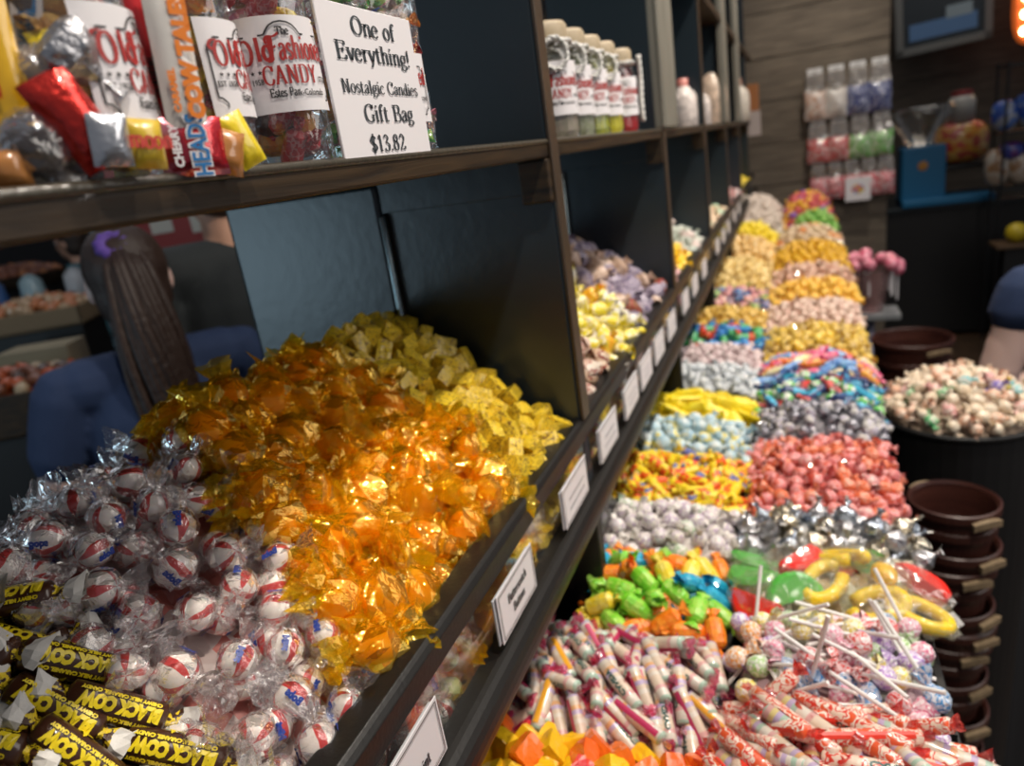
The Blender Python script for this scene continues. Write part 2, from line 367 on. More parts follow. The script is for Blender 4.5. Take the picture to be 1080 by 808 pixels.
# troughs (front side and far side share a floor), rails
for (ya, yb) in [(-.25, .68)] + [(BAYS[i] + .022, BAYS[i + 1]) for i in range(1, 6)] + [(4.072, 4.55)]:
    mb = MB(); mb.box(-.61, -.232, ya, yb, uz(-.388), uz(-.378)); up('trough_floor', mb, M_black, 0)
    mb = MB(); mb.box(XF - .004, XF - .0015, ya, yb, uz(-.378), uz(-.298)); up('clear_front_panel', mb, M_acr, 0, 'clear acrylic trough front')
mb = MB()
# top rail cross-section: a flat-topped black moulding
sec = [(-.241, -.300), (-.241, -.281), (-.238, -.2785), (-.2215, -.2785), (-.219, -.2805), (-.2165, -.284), (-.2165, -.300), (-.219, -.3035), (-.238, -.3035)]
def extrude_y(sec, y0, y1, n=60):
    vs = []; k = len(sec)
    for i in range(n + 1):
        y = y0 + (y1 - y0) * i / n
        vs += [(a, y, uz(b)) for a, b in sec]
    fs = grid_faces(n + 1, k); fs.append(tuple(range(k))); o = n * k; fs.append(tuple(range(o, o + k))); return vs, fs
mb.add(*extrude_y(sec, -.25, 4.55)); up('top_rail', mb, M_rail, .0008)
mb = MB(); sec = [(-.2145 + .0175 * math.cos(t) * .75, -.374 + .0185 * math.sin(t)) for t in [math.radians(a) for a in range(-90, 100, 18)]] + [(-.226, -.3555), (-.228, -.392)]
mb.add(*extrude_y(sec, -.25, 4.55)); up('bottom_rail', mb, M_rail, 0, 'rounded black rail below the price cards', smooth=False)
# the same rails on the far side
mb = MB(); mb.box(-.634, -.612, -.25, 4.55, uz(-.392), uz(-.281)); up('back_rail', mb, M_rail, .002)
# plinth under the troughs down to the floor
mb = MB(); mb.box(-.6, -.36, -.25, 4.55, .0, uz(-.389)); up('plinth', mb, M_black, .002)
for y in BAYS[1:]:
    mb = MB(); mb.box(-.36, -.2165, y, y + .02, uz(-.56), uz(-.392)); up('lower_partition', mb, M_black, .002)
# ---------------------------------------------------------------- lower counter that carries the candy bins
cnt = tag(empty('candy_counter', (-.1, 2.2, 0)), 'low black slanted counter packed with open candy bins along the aisle', 'counter')
def cp(name, mb, mat, bevel=.0015, lab=None, **k):
    o = mb.obj(name, mat, cnt, loc=-Vector(cnt.location), bevel=bevel, **k)
    if lab: o['label'] = lab
    return o
def edge_x(y): return .118 + .04 * min(max((y - 1.0) / 1.5, 0), 1)
mb = MB(); mb.box(-.36, .10, -.2, 4.4, 0, uz(-.575)); cp('base_cabinet', mb, M_black, .003)
mb = MB()
ys = [-.2 + .2 * i for i in range(24)]
vs = []
for y in ys:
    e = edge_x(y) + .004
    vs += [(e - .008, y, uz(-.80)), (e, y, uz(-.80)), (e, y, uz(-.520)), (e - .008, y, uz(-.520))]
fs = grid_faces(len(ys), 4); fs += [(0, 1, 2, 3), tuple(len(vs) - 4 + k for k in range(4))]
mb.add(vs, fs); cp('front_panel', mb, M_black, .001)
mb = MB(); mb.box(-.076, -.070, -.2, 4.4, uz(-.575), uz(-.512)); cp('centre_divider', mb, M_black, .001)
# ---------------------------------------------------------------- room shell
mb = MB(); mb.box(-6, 4, -2, 7.2, -.05, 0); struct(mb.obj('floor', M_floor))
def planks(name, x0, x1, y0, y1, z0, z1, ph, mat, loc=(0, 0, 0)):
    mb = MB(); z = z0; k = 0; r = random.Random(3)
    while z < z1:
        d = r.uniform(-.004, .004)
        mb.box(x0, x1, y0 + d, y1, z + .004, min(z + ph, z1)); z += ph; k += 1
    mb.box(x0 + .002, x1 - .002, y0 + .012, y1 - .002, z0, z1)
    return mb.obj(name, mat, bevel=.003)
struct(planks('wall_back', -6, 4, 6.6, 6.75, 0, 3.2, .24, wood('back_planks', (.035, .028, .02), (.09, .073, .054), 4, (1.2, 10, 14), .8, bumpd=.003)))
struct(planks('wall_end', -.72, .49, 4.6, 4.95, 0, 3.2, .235, M_plank))
mb = MB(); mb.box(-6.1, -6, -2, 7.2, 0, 3.2); struct(mb.obj('wall_left', plain('dark_wall_paint', (.01, .012, .015), .7)))
# ---------------------------------------------------------------- camera and light
cam = bpy.data.cameras.new('camera'); co = bpy.data.objects.new('camera', cam); COL.objects.link(co)
R = RW
co.matrix_world = Matrix(((R[0, 0], -R[0, 1], -R[0, 2], 0), (R[1, 0], -R[1, 1], -R[1, 2], 0), (R[2, 0], -R[2, 1], -R[2, 2], H), (0, 0, 0, 1)))
cam.lens = F / 1080 * 36; cam.sensor_width = 36; cam.clip_start = .02; cam.clip_end = 50
cam.dof.use_dof = True; cam.dof.focus_distance = .385; cam.dof.aperture_fstop = 6.6; cam.dof.aperture_blades = 9
SC.camera = co
def spot(name, loc, to, watts, col=(1, .9, .78), size=80, rad=.03, blend=.6):
    l = bpy.data.lights.new(name, 'SPOT'); l.energy = watts; l.color = col; l.spot_size = math.radians(size); l.spot_blend = blend; l.shadow_soft_size = rad
    o = bpy.data.objects.new(name, l); COL.objects.link(o); o.location = loc
    o.rotation_euler = (Vector(to) - Vector(loc)).to_track_quat('-Z', 'Y').to_euler(); return o
def area(name, loc, to, watts, col, sx, sy):
    l = bpy.data.lights.new(name, 'AREA'); l.shape = 'RECTANGLE'; l.size = sx; l.size_y = sy; l.energy = watts; l.color = col
    o = bpy.data.objects.new(name, l); COL.objects.link(o); o.location = loc
    o.rotation_euler = (Vector(to) - Vector(loc)).to_track_quat('-Z', 'Y').to_euler(); return o
for i, y in enumerate((.15, 1.0, 1.9, 2.9, 3.9)):
    spot('track_spot', (.42, y, H + 1.35), (-.1, y + .1, H - .45), 62, (1, .9, .78), 95, .035)
area('window_daylight', (-2.5, -1.35, H - .28), (-.6, .7, H - .2), 11, (.58, .84, 1.0), 1.1, .9)
area('added_overhead_fill', (1.7, 1.2, H + 1.2), (0, 1.2, H - .3), 34, (1, .92, .84), 1.2, 3.4)  # unseen soft light added as frontal fill for sign, labels and trough fronts
area('added_overhead_fill', (-2.6, 1.8, H + 1.4), (-2.4, 1.9, 0), 9, (.9, .93, 1), 1.5, 2.5)  # added overhead fill for the left side of the shop
area('added_overhead_fill', (.9, 5.2, H + 1.5), (.9, 5.6, 0), 9, (1, .9, .8), 1.5, 1)  # added overhead fill towards the back counter
w = bpy.data.worlds.new('world'); SC.world = w; w.use_nodes = True
w.node_tree.nodes['Background'].inputs[0].default_value = (.8, .86, 1, 1); w.node_tree.nodes['Background'].inputs[1].default_value = .14
SC.view_settings.view_transform = 'Standard'; SC.view_settings.look = 'None'; SC.view_settings.gamma = 1; SC.view_settings.exposure = .15; SC.view_settings.use_curve_mapping = False
SC.cycles.transparent_max_bounces = 24; SC.cycles.max_bounces = 6
# ================================================================ candy kinds: each returns the first piece (root with its parts)
C_film = film('clear_cellophane', (.97, .96, .96), refl=.05, haze=.10, hazecol=(.75, .7, .7), nscale=150, rough=.045)
C_amber = film('golden_cellophane', (1.0, .88, .38), refl=.07, haze=.30, hazecol=(.95, .64, .01), nscale=130, rough=.06, glosscol=(1, .74, .22))
def fan(L, neck, R, n=16, amp=.35, seed=0, flat=.35, side=1, steps=4, jag=.0012):
    prof = [(side * 0, neck * 1.6, 1, .3), (side * L * .14, neck, 1, .5)]
    for k in range(1, steps + 1):
        t = k / steps; prof.append((side * (L * .14 + L * .86 * t), neck + (R - neck) * t ** .8, 1 + (flat - 1) * t, 1.0))
    return tube(prof, n, amp, seed, caps=False, jag=jag)
def at_x(t, dx): return [(x + dx, y, z) for x, y, z in t[0]], t[1]
def shell(R, nu=9, nv=14, amp=.1, seed=0, sx=1.0, sy=1, sz=1):
    rg = random.Random(seed); vs, fs = sphere(R, nu, nv)
    vs = [(z * sx, x * sy, y * sz) for x, y, z in vs]
    vs = [(x * k, y * k, z * k) for (x, y, z) in vs for k in (1 + amp * rg.uniform(-.5, 1),)]
    return vs, fs
# --- striped peppermint puff
def mat_mint():
    m, nt, b = newmat('striped_peppermint'); tc = nt.nodes.new('ShaderNodeTexCoord')
    sp = nt.nodes.new('ShaderNodeSeparateXYZ'); nt.links.new(tc.outputs['Object'], sp.inputs[0])
    an = N(nt, 'ShaderNodeMath', operation='ARCTAN2'); nt.links.new(sp.outputs['Y'], an.inputs[0]); nt.links.new(sp.outputs['Z'], an.inputs[1])
    mu = N(nt, 'ShaderNodeMath', operation='MULTIPLY'); mu.inputs[1].default_value = 4; nt.links.new(an.outputs[0], mu.inputs[0])
    no = N(nt, 'ShaderNodeTexNoise', Scale=90.0, Detail=1.0); nt.links.new(tc.outputs['Object'], no.inputs['Vector'])
    a2 = N(nt, 'ShaderNodeMath', operation='MULTIPLY_ADD'); a2.inputs[1].default_value = 2.2; nt.links.new(no.outputs['Fac'], a2.inputs[0]); nt.links.new(mu.outputs[0], a2.inputs[2])
    co_ = N(nt, 'ShaderNodeMath', operation='COSINE'); nt.links.new(a2.outputs[0], co_.inputs[0])
    r = ramp(nt, [(0, (.86, .80, .74)), (.72, (.86, .80, .74)), (.78, (.62, .02, .012)), (1, (.55, .012, .01))])
    mr = N(nt, 'ShaderNodeMapRange'); mr.inputs['From Min'].default_value = -1; nt.links.new(co_.outputs[0], mr.inputs['Value']); nt.links.new(mr.outputs[0], r.inputs['Fac'])
    nt.links.new(r.outputs['Color'], b.inputs['Base Color']); b.inputs['Roughness'].default_value = .3
    b.inputs['Subsurface Weight'].default_value = .25; b.inputs['Subsurface Radius'].default_value = (.003, .0015, .001); b.inputs['Subsurface Scale'].default_value = 1
    return m
M_mint = mat_mint(); M_blueprint = plain('blue_print', (.02, .05, .28), .4)
def proto_mint(seed, far=False):
    vs, fs = sphere(.0104, 10, 16, p=2.4)
    vs = [(z * .92, x, y) for x, y, z in vs]
    rg = random.Random(seed)
    # slight flutes between the stripes
    vs = [(x, y * k, z * k) for (x, y, z) in vs for k in (1 + .035 * math.cos(4 * math.atan2(y, z)),)]
    b = MB(); b.add(vs, fs); o = b.obj('peppermint_candy', M_mint, smooth=True)
    w = MB(); w.add(*shell(.0118, 8, 13, .13, seed, 1.05))
    w.add(*at_x(fan(.0165, .0026, .0105, 15, .4, seed + 5, .42, 1, 3), .0095)); w.add(*at_x(fan(.0165, .0026, .0105, 15, .4, seed + 9, .42, -1, 3), -.0095))
    w.obj('wrapper', C_film, o, fix=False)['label'] = 'crinkled clear cellophane wrapper'
    tt = [sans_text('Bobs', .0058, 1.0, .0004), sans_text('Mint', .0052, 1.0, .0004)][seed % 2]
    R = .0124; t0 = rg.uniform(0, 6.28)
    for k in range(2):
        a0 = t0 + k * 3.1
        lay(shift(tt, 0, -.0015), lambda u, v: (u * .9 + 0, R * math.cos(v / R + a0), R * math.sin(v / R + a0))).obj('printed_lettering', M_blueprint, o, fix=False)['label'] = 'blue print on the wrapper'
    return o
# --- amber butterscotch-like disc
M_amberc = plain('amber_hard_candy', (.88, .27, .010), .22, spec=.6, sss=.5, var=.12, coat=.3)
def proto_amber(seed):
    b = MB(); vs, fs = sphere(.0145, 8, 16, p=2.3); vs = [(x, y, z * .62) for x, y, z in vs]; b.add(vs, fs)
    o = b.obj('amber_candy', M_amberc, smooth=True)
    w = MB(); w.add(*shell(.0168, 8, 13, .22, seed, 1.08, 1.04, .75))
    w.add(*at_x(fan(.021, .004, .016, 15, .45, seed + 5, .35, 1, 3), .012)); w.add(*at_x(fan(.021, .004, .016, 15, .45, seed + 9, .35, -1, 3), -.012))
    w.obj('wrapper', C_amber, o, fix=False)['label'] = 'crinkled golden see-through wrapper'
    return o
# --- waxed paper block with folded ends
def block(a, b, c, seed=0, amp=.0007, k=3, p=7):
    """superellipsoid block with a few dents"""
    rg = random.Random(seed); vs, fs = sphere(1, 8, 12, p=p)
    return [(x * a / 2 + rg.uniform(-amp, amp), y * b / 2 + rg.uniform(-amp, amp), z * c / 2 + rg.uniform(-amp, amp)) for x, y, z in vs], fs
def cube_block(a, b, c, seed=0, amp=.0008):
    rg = random.Random(seed); n = 4; vs = []; fs = []
    def P(x, y, z):
        s = lambda t: math.copysign(abs(t) ** .8, t)
        return (x, y, z)
    idx = {}
    def gv(i, j, k):
        key = (i, j, k)
        if key not in idx:
            x, y, z = (2 * i / n - 1), (2 * j / n - 1), (2 * k / n - 1)
            e = sum(1 for t in (i, j, k) if t in (0, n)); sh = {1: 1, 2: .965, 3: .92}.get(e, 1)
            idx[key] = len(vs); vs.append((x * sh * a / 2 + rg.uniform(-amp, amp), y * sh * b / 2 + rg.uniform(-amp, amp), z * sh * c / 2 + rg.uniform(-amp, amp)))
        return idx[key]
    for u in range(n):
        for v in range(n):
            for s in (0, n):
                fs.append((gv(u, v, s), gv(u + 1, v, s), gv(u + 1, v + 1, s), gv(u, v + 1, s)))
                fs.append((gv(u, s, v), gv(u + 1, s, v), gv(u + 1, s, v + 1), gv(u, s, v + 1)))
                fs.append((gv(s, u, v), gv(s, u + 1, v), gv(s, u + 1, v + 1), gv(s, u, v + 1)))
    return vs, fs
def proto_cube(name, mat, size, seed, flap=True, smooth=False, foldmat=None):
    a, b_, c = size; m = MB(); m.add(*cube_block(a, b_, c, seed, a * .018)); o = m.obj(name, mat, smooth=smooth)
    if flap:
        for s in (-1, 1):   # the paper tucked into a point over each end
            f = MB(); e = a / 2
            vs = [(s * e * .96, -b_ * .44, -c * .42), (s * e * .96, b_ * .44, -c * .42), (s * e * .96, b_ * .36, c * .42), (s * e * .96, -b_ * .36, c * .42), (s * (e + a * .03), 0, c * .05), (s * (e + a * .035), b_ * .1, -c * .3), (s * (e + a * .02), -b_ * .2, -c * .3)]
            f.add(vs, [(0, 6, 4, 3), (0, 1, 5, 6), (1, 2, 4, 5), (3, 4, 2), (4, 6, 5)]); f.obj('folded_end', foldmat or mat, o)
    return o
# --- twist-wrapped roll / chew / ball: body + two twists
def proto_twist(name, bmat, emat, L, r, fl=.008, fr=.006, seed=0, kind='roll', flat=1.0, far=False, n=12, extra=None):
    m = MB()
    if kind == 'roll': prof = [(-L / 2, r * .55, 1), (-L / 2 + r * .18, r * .93, 1), (-L * .2, r, 1), (L * .2, r, 1), (L / 2 - r * .18, r * .93, 1), (L / 2, r * .55, 1)]
    elif kind == 'chew': prof = [(-L / 2, r * .5, flat), (-L * .4, r * .9, flat), (-L * .15, r * 1.03, flat), (L * .15, r * 1.0, flat), (L * .4, r * .92, flat), (L / 2, r * .5, flat)]
    else: prof = [(-L / 2, r * .3, flat), (-L * .42, r * .68, flat), (-L * .22, r * .95, flat), (0, r, flat), (L * .22, r * .95, flat), (L * .42, r * .68, flat), (L / 2, r * .3, flat)]
    m.add(*tube(prof, n, .05 if kind != 'roll' else .015, seed, caps=True))
    if far:
        for s in (-1, 1): m.add(*at_x(fan(fl, r * .25, fr, 8, .3, seed + 3 + s, .5, s, 2, .0008), s * L * .48), 1)
        return m.obj(name, [bmat, emat], fix=False)
    o = m.obj(name, bmat, smooth=kind == 'roll')
    for s in (-1, 1):
        e = MB(); e.add(*at_x(fan(fl, r * .25, fr, 12, .38, seed + 3 + s, .45, s, 3, .001), s * L * .48)); e.obj('twisted_end', emat, o, fix=False)
    return o
# --- chocolate-brown chew with lettering
M_cow = plain('brown_wax_wrapper', (.052, .018, .008), .3, nscale=160, nstr=.6, ndist=.001, coat=.35)
M_yel = plain('yellow_print', (.80, .62, .015), .35); M_wpaper = plain('white_wax_paper', (.62, .6, .56), .45, nscale=200, nstr=.5)
def proto_cow(seed):
    L, r = .050, .0085
    prof = [(-L / 2, r * .5, .85), (-L / 2 + .002, r * .93, .85), (-L * .2, r * 1.02, .85), (0, r, .85), (L * .2, r, .85), (L / 2 - .002, r * .95, .85), (L / 2, r * .5, .85)]
    m = MB(); m.add(*tube(prof, 20, .02, seed)); o = m.obj('brown_chew', M_cow, smooth=True)
    # lettering runs round the roll
    def on(u, v): a = math.pi / 2 - v / r; return (u, (r * 1.03 + .0003) * math.cos(a), (r * 1.03 + .0003) * math.sin(a) * .88)
    big = sans_text('BLACK COW', .0082, .82, .0007); small = sans_text('CHEWY MILK CARAMEL CANDY', .0026, 1.05, .0002)
    for k in range(2):
        off = k * math.pi * r
        lay(merge(shift(big, -.001, -.003), shift(small, 0, .0052), shift(small, 0, -.0062)), lambda u, v: on(u, v + off)).obj('lettering', M_yel, o, fix=False)['label'] = 'yellow lettering'
    star = [(.0052 * (1 if i % 2 == 0 else .45) * math.sin(i * math.pi / 5), .0052 * (1 if i % 2 == 0 else .45) * math.cos(i * math.pi / 5)) for i in range(10)]
    for k in (.5, 1.5):
        off = k * math.pi * r
        s = MB(); s.add([on(a + .004, b + off) for a, b in star] + [on(.004, off)], [(i, (i + 1) % 10, 10) for i in range(10)]); s.obj('star_emblem', M_yel, o, fix=False)['label'] = 'yellow star emblem'
    for s in (-1, 1):
        e = MB(); vs, fs = fan(.016, .0028, .0115, 10, .3, seed + 3 + s, .28, s, 3, .0015); vs, fs = at_x((vs, fs), s * L * .49)
        e.add(vs, fs); e.m = [1 if i < 20 else 0 for i in range(len(fs))]
        e.obj('twisted_end', [M_wpaper, spots('yellow_brown_print', [(.05, .018, .008), (.75, .55, .02)], 330)], o, fix=False)['label'] = 'white twisted paper end'
    return o
# --- clear roll of pastel tablets
def mat_tablets():
    m, nt, b = newmat('pastel_tablet_roll'); tc = nt.nodes.new('ShaderNodeTexCoord'); sp = nt.nodes.new('ShaderNodeSeparateXYZ'); nt.links.new(tc.outputs['Object'], sp.inputs[0])
    q = N(nt, 'ShaderNodeMath', operation='MULTIPLY'); q.inputs[1].default_value = 290; nt.links.new(sp.outputs['X'], q.inputs[0])
    fl = N(nt, 'ShaderNodeMath', operation='FLOOR'); nt.links.new(q.outputs[0], fl.inputs[0])
    wn = nt.nodes.new('ShaderNodeTexWhiteNoise'); wn.noise_dimensions = '1D'; nt.links.new(fl.outputs[0], wn.inputs['W'])
    r = ramp(nt, [(0, (.66, .54, .42)), (.2, (.64, .36, .34)), (.35, (.68, .56, .24)), (.5, (.68, .62, .54)), (.65, (.38, .52, .42)), (.78, (.68, .38, .18)), (.88, (.48, .38, .56))], 'CONSTANT')
    nt.links.new(wn.outputs['Value'], r.inputs['Fac']); nt.links.new(r.outputs['Color'], b.inputs['Base Color']); b.inputs['Roughness'].default_value = .35; b.inputs['Coat Weight'].default_value = .8; b.inputs['Coat Roughness'].default_value = .1
    fr = N(nt, 'ShaderNodeMath', operation='FRACT'); nt.links.new(q.outputs[0], fr.inputs[0]); bump(nt, b, fr.outputs[0], .4, .0006)
    return m
M_tab = mat_tablets(); M_pinkfilm = film('pink_cellophane', (.95, .3, .5), refl=.08, haze=.35, hazecol=(.8, .06, .2), nscale=300)
def proto_tabroll(name, seed, L=.047, r=.0058, stripe=(.5, .04, .12), stripe2=(.02, .10, .09), endmat=None, body=None):
    o = proto_twist(name, body or M_tab, endmat or M_pinkfilm, L, r, .009, .0050, seed, 'roll', n=14)
    def on(u, v): a = v / r; return (u, (r + .00025) * math.cos(a), (r + .00025) * math.sin(a))
    rg = random.Random(seed); st = MB(); a = rg.uniform(0, .03)
    vs = []; fs = []
    for k in range(12):
        u = -L * .42 + L * .84 * k / 11; vs += [on(u, a), on(u, a + .0022), on(u, a + .0044)]
    fs = [(3 * k + j, 3 * k + j + 1, 3 * k + j + 4, 3 * k + j + 3) for k in range(11) for j in range(2)]
    st.add(vs, fs); st.obj('printed_band', plain('band_%d_%d' % (int(stripe[0] * 100), int(stripe[1] * 100)), stripe, .35), o, fix=False)
    st = MB(); st.add([on(u, v + math.pi * r + a) for u, v in [(-L * .36 + i % 2 * .0, 0) for i in range(0)]], [])
    t = sans_text('CANDY', .0052, 1.3, .0003)
    lay(shift(t, 0, math.pi * r + a), on).obj('printed_lettering', plain('teal_print', stripe2, .4), o, fix=False)
    return o
# --- lollipop
def proto_lolly(seed, col):
    fm = film('lolly_film_%d' % seed, tuple(.5 + .5 * c for c in col), refl=.07, haze=.3, hazecol=tuple(.4 + .6 * c for c in col), nscale=260)
    mt = spots('lolly_paper_%d' % seed, [tuple(.35 * c + .5 for c in col), col, tuple(.2 * c + .72 for c in col)], 260, .35, coat=.5)
    m = MB(); vs, fs = sphere(.0092, 8, 14); rg = random.Random(seed); vs = [(z * k * 1.02, x * k, y * k) for x, y, z in vs for k in (1 + .05 * rg.uniform(-1, 1),)]; m.add(vs, fs)
    o = m.obj('lollipop', mt)
    s = MB(); s.add(*tube([(-.004, .00165), (-.03, .0017), (-.074, .00165)], 9)); so = s.obj('stick', plain('white_paper_stick', (.82, .8, .78), .5), o, smooth=False); so['label'] = 'white paper stick'
    w = MB(); w.add(*at_x(fan(.013, .0026, .0088, 12, .4, seed, .7, -1, 3), -.0085)); w.obj('wrapper_skirt', mt, o, fix=False)
    return o
# --- foil drop with a paper plume
M_silver = plain('silver_foil', (.52, .52, .54), .34, metal=1, nscale=260, nstr=1, ndist=.002, var=.15)
def proto_kiss(seed, mat=None):
    m = MB(); vs, fs = lathe([(.0005, -.001), (.008, -.001), (.0105, .001), (.0105, .004), (.0085, .0085), (.005, .012), (.0022, .0155), (.0018, .019), (.0035, .022)], 12)
    rg = random.Random(seed); m.add([(x * k, y * k, z) for x, y, z in vs for k in (1 + .12 * rg.uniform(-1, 1),)], fs); o = m.obj('foil_drop', mat or M_silver)
    p = MB(); p.add([(0, -.0012, .016), (0, .0012, .016), (.002, .0012, .022), (.002, -.0012, .022), (.005, .0012, .025), (.005, -.0012, .025)], [(0, 1, 2, 3), (3, 2, 4, 5)]); q = p.obj('paper_plume', M_wpaper, o)
    return o
# --- fruit slice in a clear bag
def proto_slice(seed, col, shape='half'):
    m = MB(); n = 10; S_film = film('soft_clear_bag', (.99, .99, .97), refl=-.03, haze=.10, hazecol=(.75, .72, .62), nscale=90, rough=.1, cap=.16)
    mt = plain('jelly_%d' % seed, col, .35, sss=.4, nscale=700, nstr=.6, ndist=.0008)
    if shape == 'half':
        R = .0235; t = .007; vs = []
        for z, k in ((-t, .86), (-t * .6, 1), (t * .6, 1), (t, .86)):
            vs += [(R * k * math.cos(math.pi * i / n), R * k * math.sin(math.pi * i / n), z) for i in range(n + 1)]
        q = n + 1; fs = [(a * q + i, a * q + (i + 1) % q, (a + 1) * q + (i + 1) % q, (a + 1) * q + i) for a in range(3) for i in range(q)]; fs += [tuple(range(q))[::-1], tuple(range(3 * q, 4 * q))]
        m.add(vs, fs)
    elif shape == 'ring': 
        pts = [(.022 * math.cos(t), .012 * math.sin(t), 0) for t in [math.radians(a) for a in range(-10, 330, 20)]]; m.add(*path_tube(pts, .0058, 8))
    else: m.add(*sphere(.013, 8, 12, 1.3, .8, .7, 2.5))
    o = m.obj('jelly_slice', mt, smooth=shape != 'half')
    w = MB(); w.add(*shell(.025, 7, 13, .2, seed, 1.1, .92, .42)); w.obj('clear_bag', S_film, o, fix=False)['label'] = 'clear cellophane bag'
    return o
# ================================================================ heaps
def poisson(fz, xr, ylo, yhi, d, limit=320, tries=9000, rg=None):
    rg = rg or random; pts = []; cell = {}; fails = 0
    x0, x1 = xr
    for _ in range(tries):
        x = rg.uniform(x0, x1); y = rg.uniform(ylo(x), yhi(x)); z = fz(x, y); k = (int(x // d), int(y // d))
        ok = True
        for i in (-1, 0, 1):
            for j in (-1, 0, 1):
                for q in cell.get((k[0] + i, k[1] + j), ()):
                    if (q[0] - x) ** 2 + (q[1] - y) ** 2 + (q[2] - z) ** 2 < d * d: ok = False; break
                if not ok: break
            if not ok: break
        if ok:
            pts.append((x, y, z)); cell.setdefault(k, []).append((x, y, z)); fails = 0
        else:
            fails += 1
            if fails > 1500: break
    return pts
def normal(fz, x, y, e=.004):
    return Vector((-(fz(x + e, y) - fz(x - e, y)) / (2 * e), -(fz(x, y + e) - fz(x, y - e)) / (2 * e), 1)).normalized()
USED = {}
GS = 1.0
def use(o):                    # the first piece is placed itself, later ones are copies of it
    if o.name in USED: return dup(o)
    USED[o.name] = 1; return o
def scatter(protos, pts, fz, rg, label, cat_, group, tilt=.45, roll=3.14, lift=0, jit=.003, up=False, scale=.06, yaw=None, yawj=.45):
    """protos: list of (object, weight, label) """
    ws = [p[1] for p in protos]; out = []
    for (x, y, z) in pts:
        p = rg.choices(protos, ws)[0]; o = use(p[0])
        n = normal(fz, x, y); q = Vector((0, 0, 1)).rotation_difference(n).to_matrix().to_4x4()
        yw = rg.uniform(0, 6.283) if yaw is None else (yaw(x, y) if callable(yaw) else yaw) + rg.gauss(0, yawj)
        rot = q @ Matrix.Rotation(yw, 4, 'Z') @ Matrix.Rotation(rg.gauss(0, tilt), 4, 'Y') @ Matrix.Rotation(rg.uniform(-roll, roll), 4, 'X')
        s = GS * (1 + rg.uniform(-scale, scale))
        P = Vector((x, y, z)) + n * (lift + rg.uniform(-jit, jit))
        o.matrix_world = Matrix.Translation(P) @ rot @ Matrix.Scale(s, 4)
        tag(o, p[2] if len(p) > 2 and p[2] else label, cat_, (group if len(p) < 3 or not p[2] else group + ', ' + p[2].split(' ')[0])); out.append(o)
    return out
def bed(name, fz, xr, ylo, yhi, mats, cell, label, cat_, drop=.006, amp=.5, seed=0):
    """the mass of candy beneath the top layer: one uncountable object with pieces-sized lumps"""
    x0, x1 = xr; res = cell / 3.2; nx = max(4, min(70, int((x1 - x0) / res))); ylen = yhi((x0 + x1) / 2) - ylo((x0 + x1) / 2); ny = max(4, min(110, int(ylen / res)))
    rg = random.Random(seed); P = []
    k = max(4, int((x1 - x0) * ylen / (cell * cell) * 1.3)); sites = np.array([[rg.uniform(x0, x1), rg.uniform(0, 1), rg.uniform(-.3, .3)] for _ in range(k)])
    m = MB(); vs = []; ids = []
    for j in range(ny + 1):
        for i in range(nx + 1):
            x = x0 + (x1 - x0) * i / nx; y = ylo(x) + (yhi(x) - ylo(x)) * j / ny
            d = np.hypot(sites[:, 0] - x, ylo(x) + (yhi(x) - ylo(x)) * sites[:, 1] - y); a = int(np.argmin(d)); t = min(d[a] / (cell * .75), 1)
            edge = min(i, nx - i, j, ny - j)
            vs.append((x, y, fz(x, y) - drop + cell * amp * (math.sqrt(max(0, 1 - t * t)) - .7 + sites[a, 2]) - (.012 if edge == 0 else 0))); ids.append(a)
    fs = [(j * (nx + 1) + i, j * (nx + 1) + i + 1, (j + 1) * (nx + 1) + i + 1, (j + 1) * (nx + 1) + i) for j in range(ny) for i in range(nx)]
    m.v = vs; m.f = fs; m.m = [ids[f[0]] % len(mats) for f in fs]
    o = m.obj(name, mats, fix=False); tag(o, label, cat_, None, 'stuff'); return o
def const(v): return lambda x: v
# ---- trough profile: crest down the middle of the unit, sloping to both rails
def trough_z(y0, y1, crest=.135, edge=.012, seed=0, cx=-.42):
    rg = random.Random(seed); ph = [rg.uniform(0, 6.28) for _ in range(3)]
    def f(x, y):
        s = min(abs(x - cx) / .19, 1.05); v = min(max((y - y0) / (y1 - y0), 0), 1); hump = 1 - .22 * (2 * v - 1) ** 4
        z = -.285 - edge + (crest + edge) * (1 - s ** 1.25) * hump
        return z + H + .004 * math.sin(31 * x + ph[0]) * math.sin(27 * y + ph[1])
    return f
def counter_z(u0, u1, y0, y1, rise=.03, base=-.506, seed=0, tiltx=0):
    rg = random.Random(seed); ph = rg.uniform(0, 6.28)
    def f(x, y):
        u = min(max((x - u0) / (u1 - u0), 0), 1); v = min(max((y - y0) / (y1 - y0), 0), 1)
        e = (1 - abs(2 * u - 1) ** 3) * (1 - abs(2 * v - 1) ** 3)
        return H + base + rise * e + tiltx * (u - .5) + .003 * math.sin(40 * x + ph) * math.sin(37 * y + ph)
    return f
# ================================================================ candy in the troughs (upper) 
RG = random.Random(11)
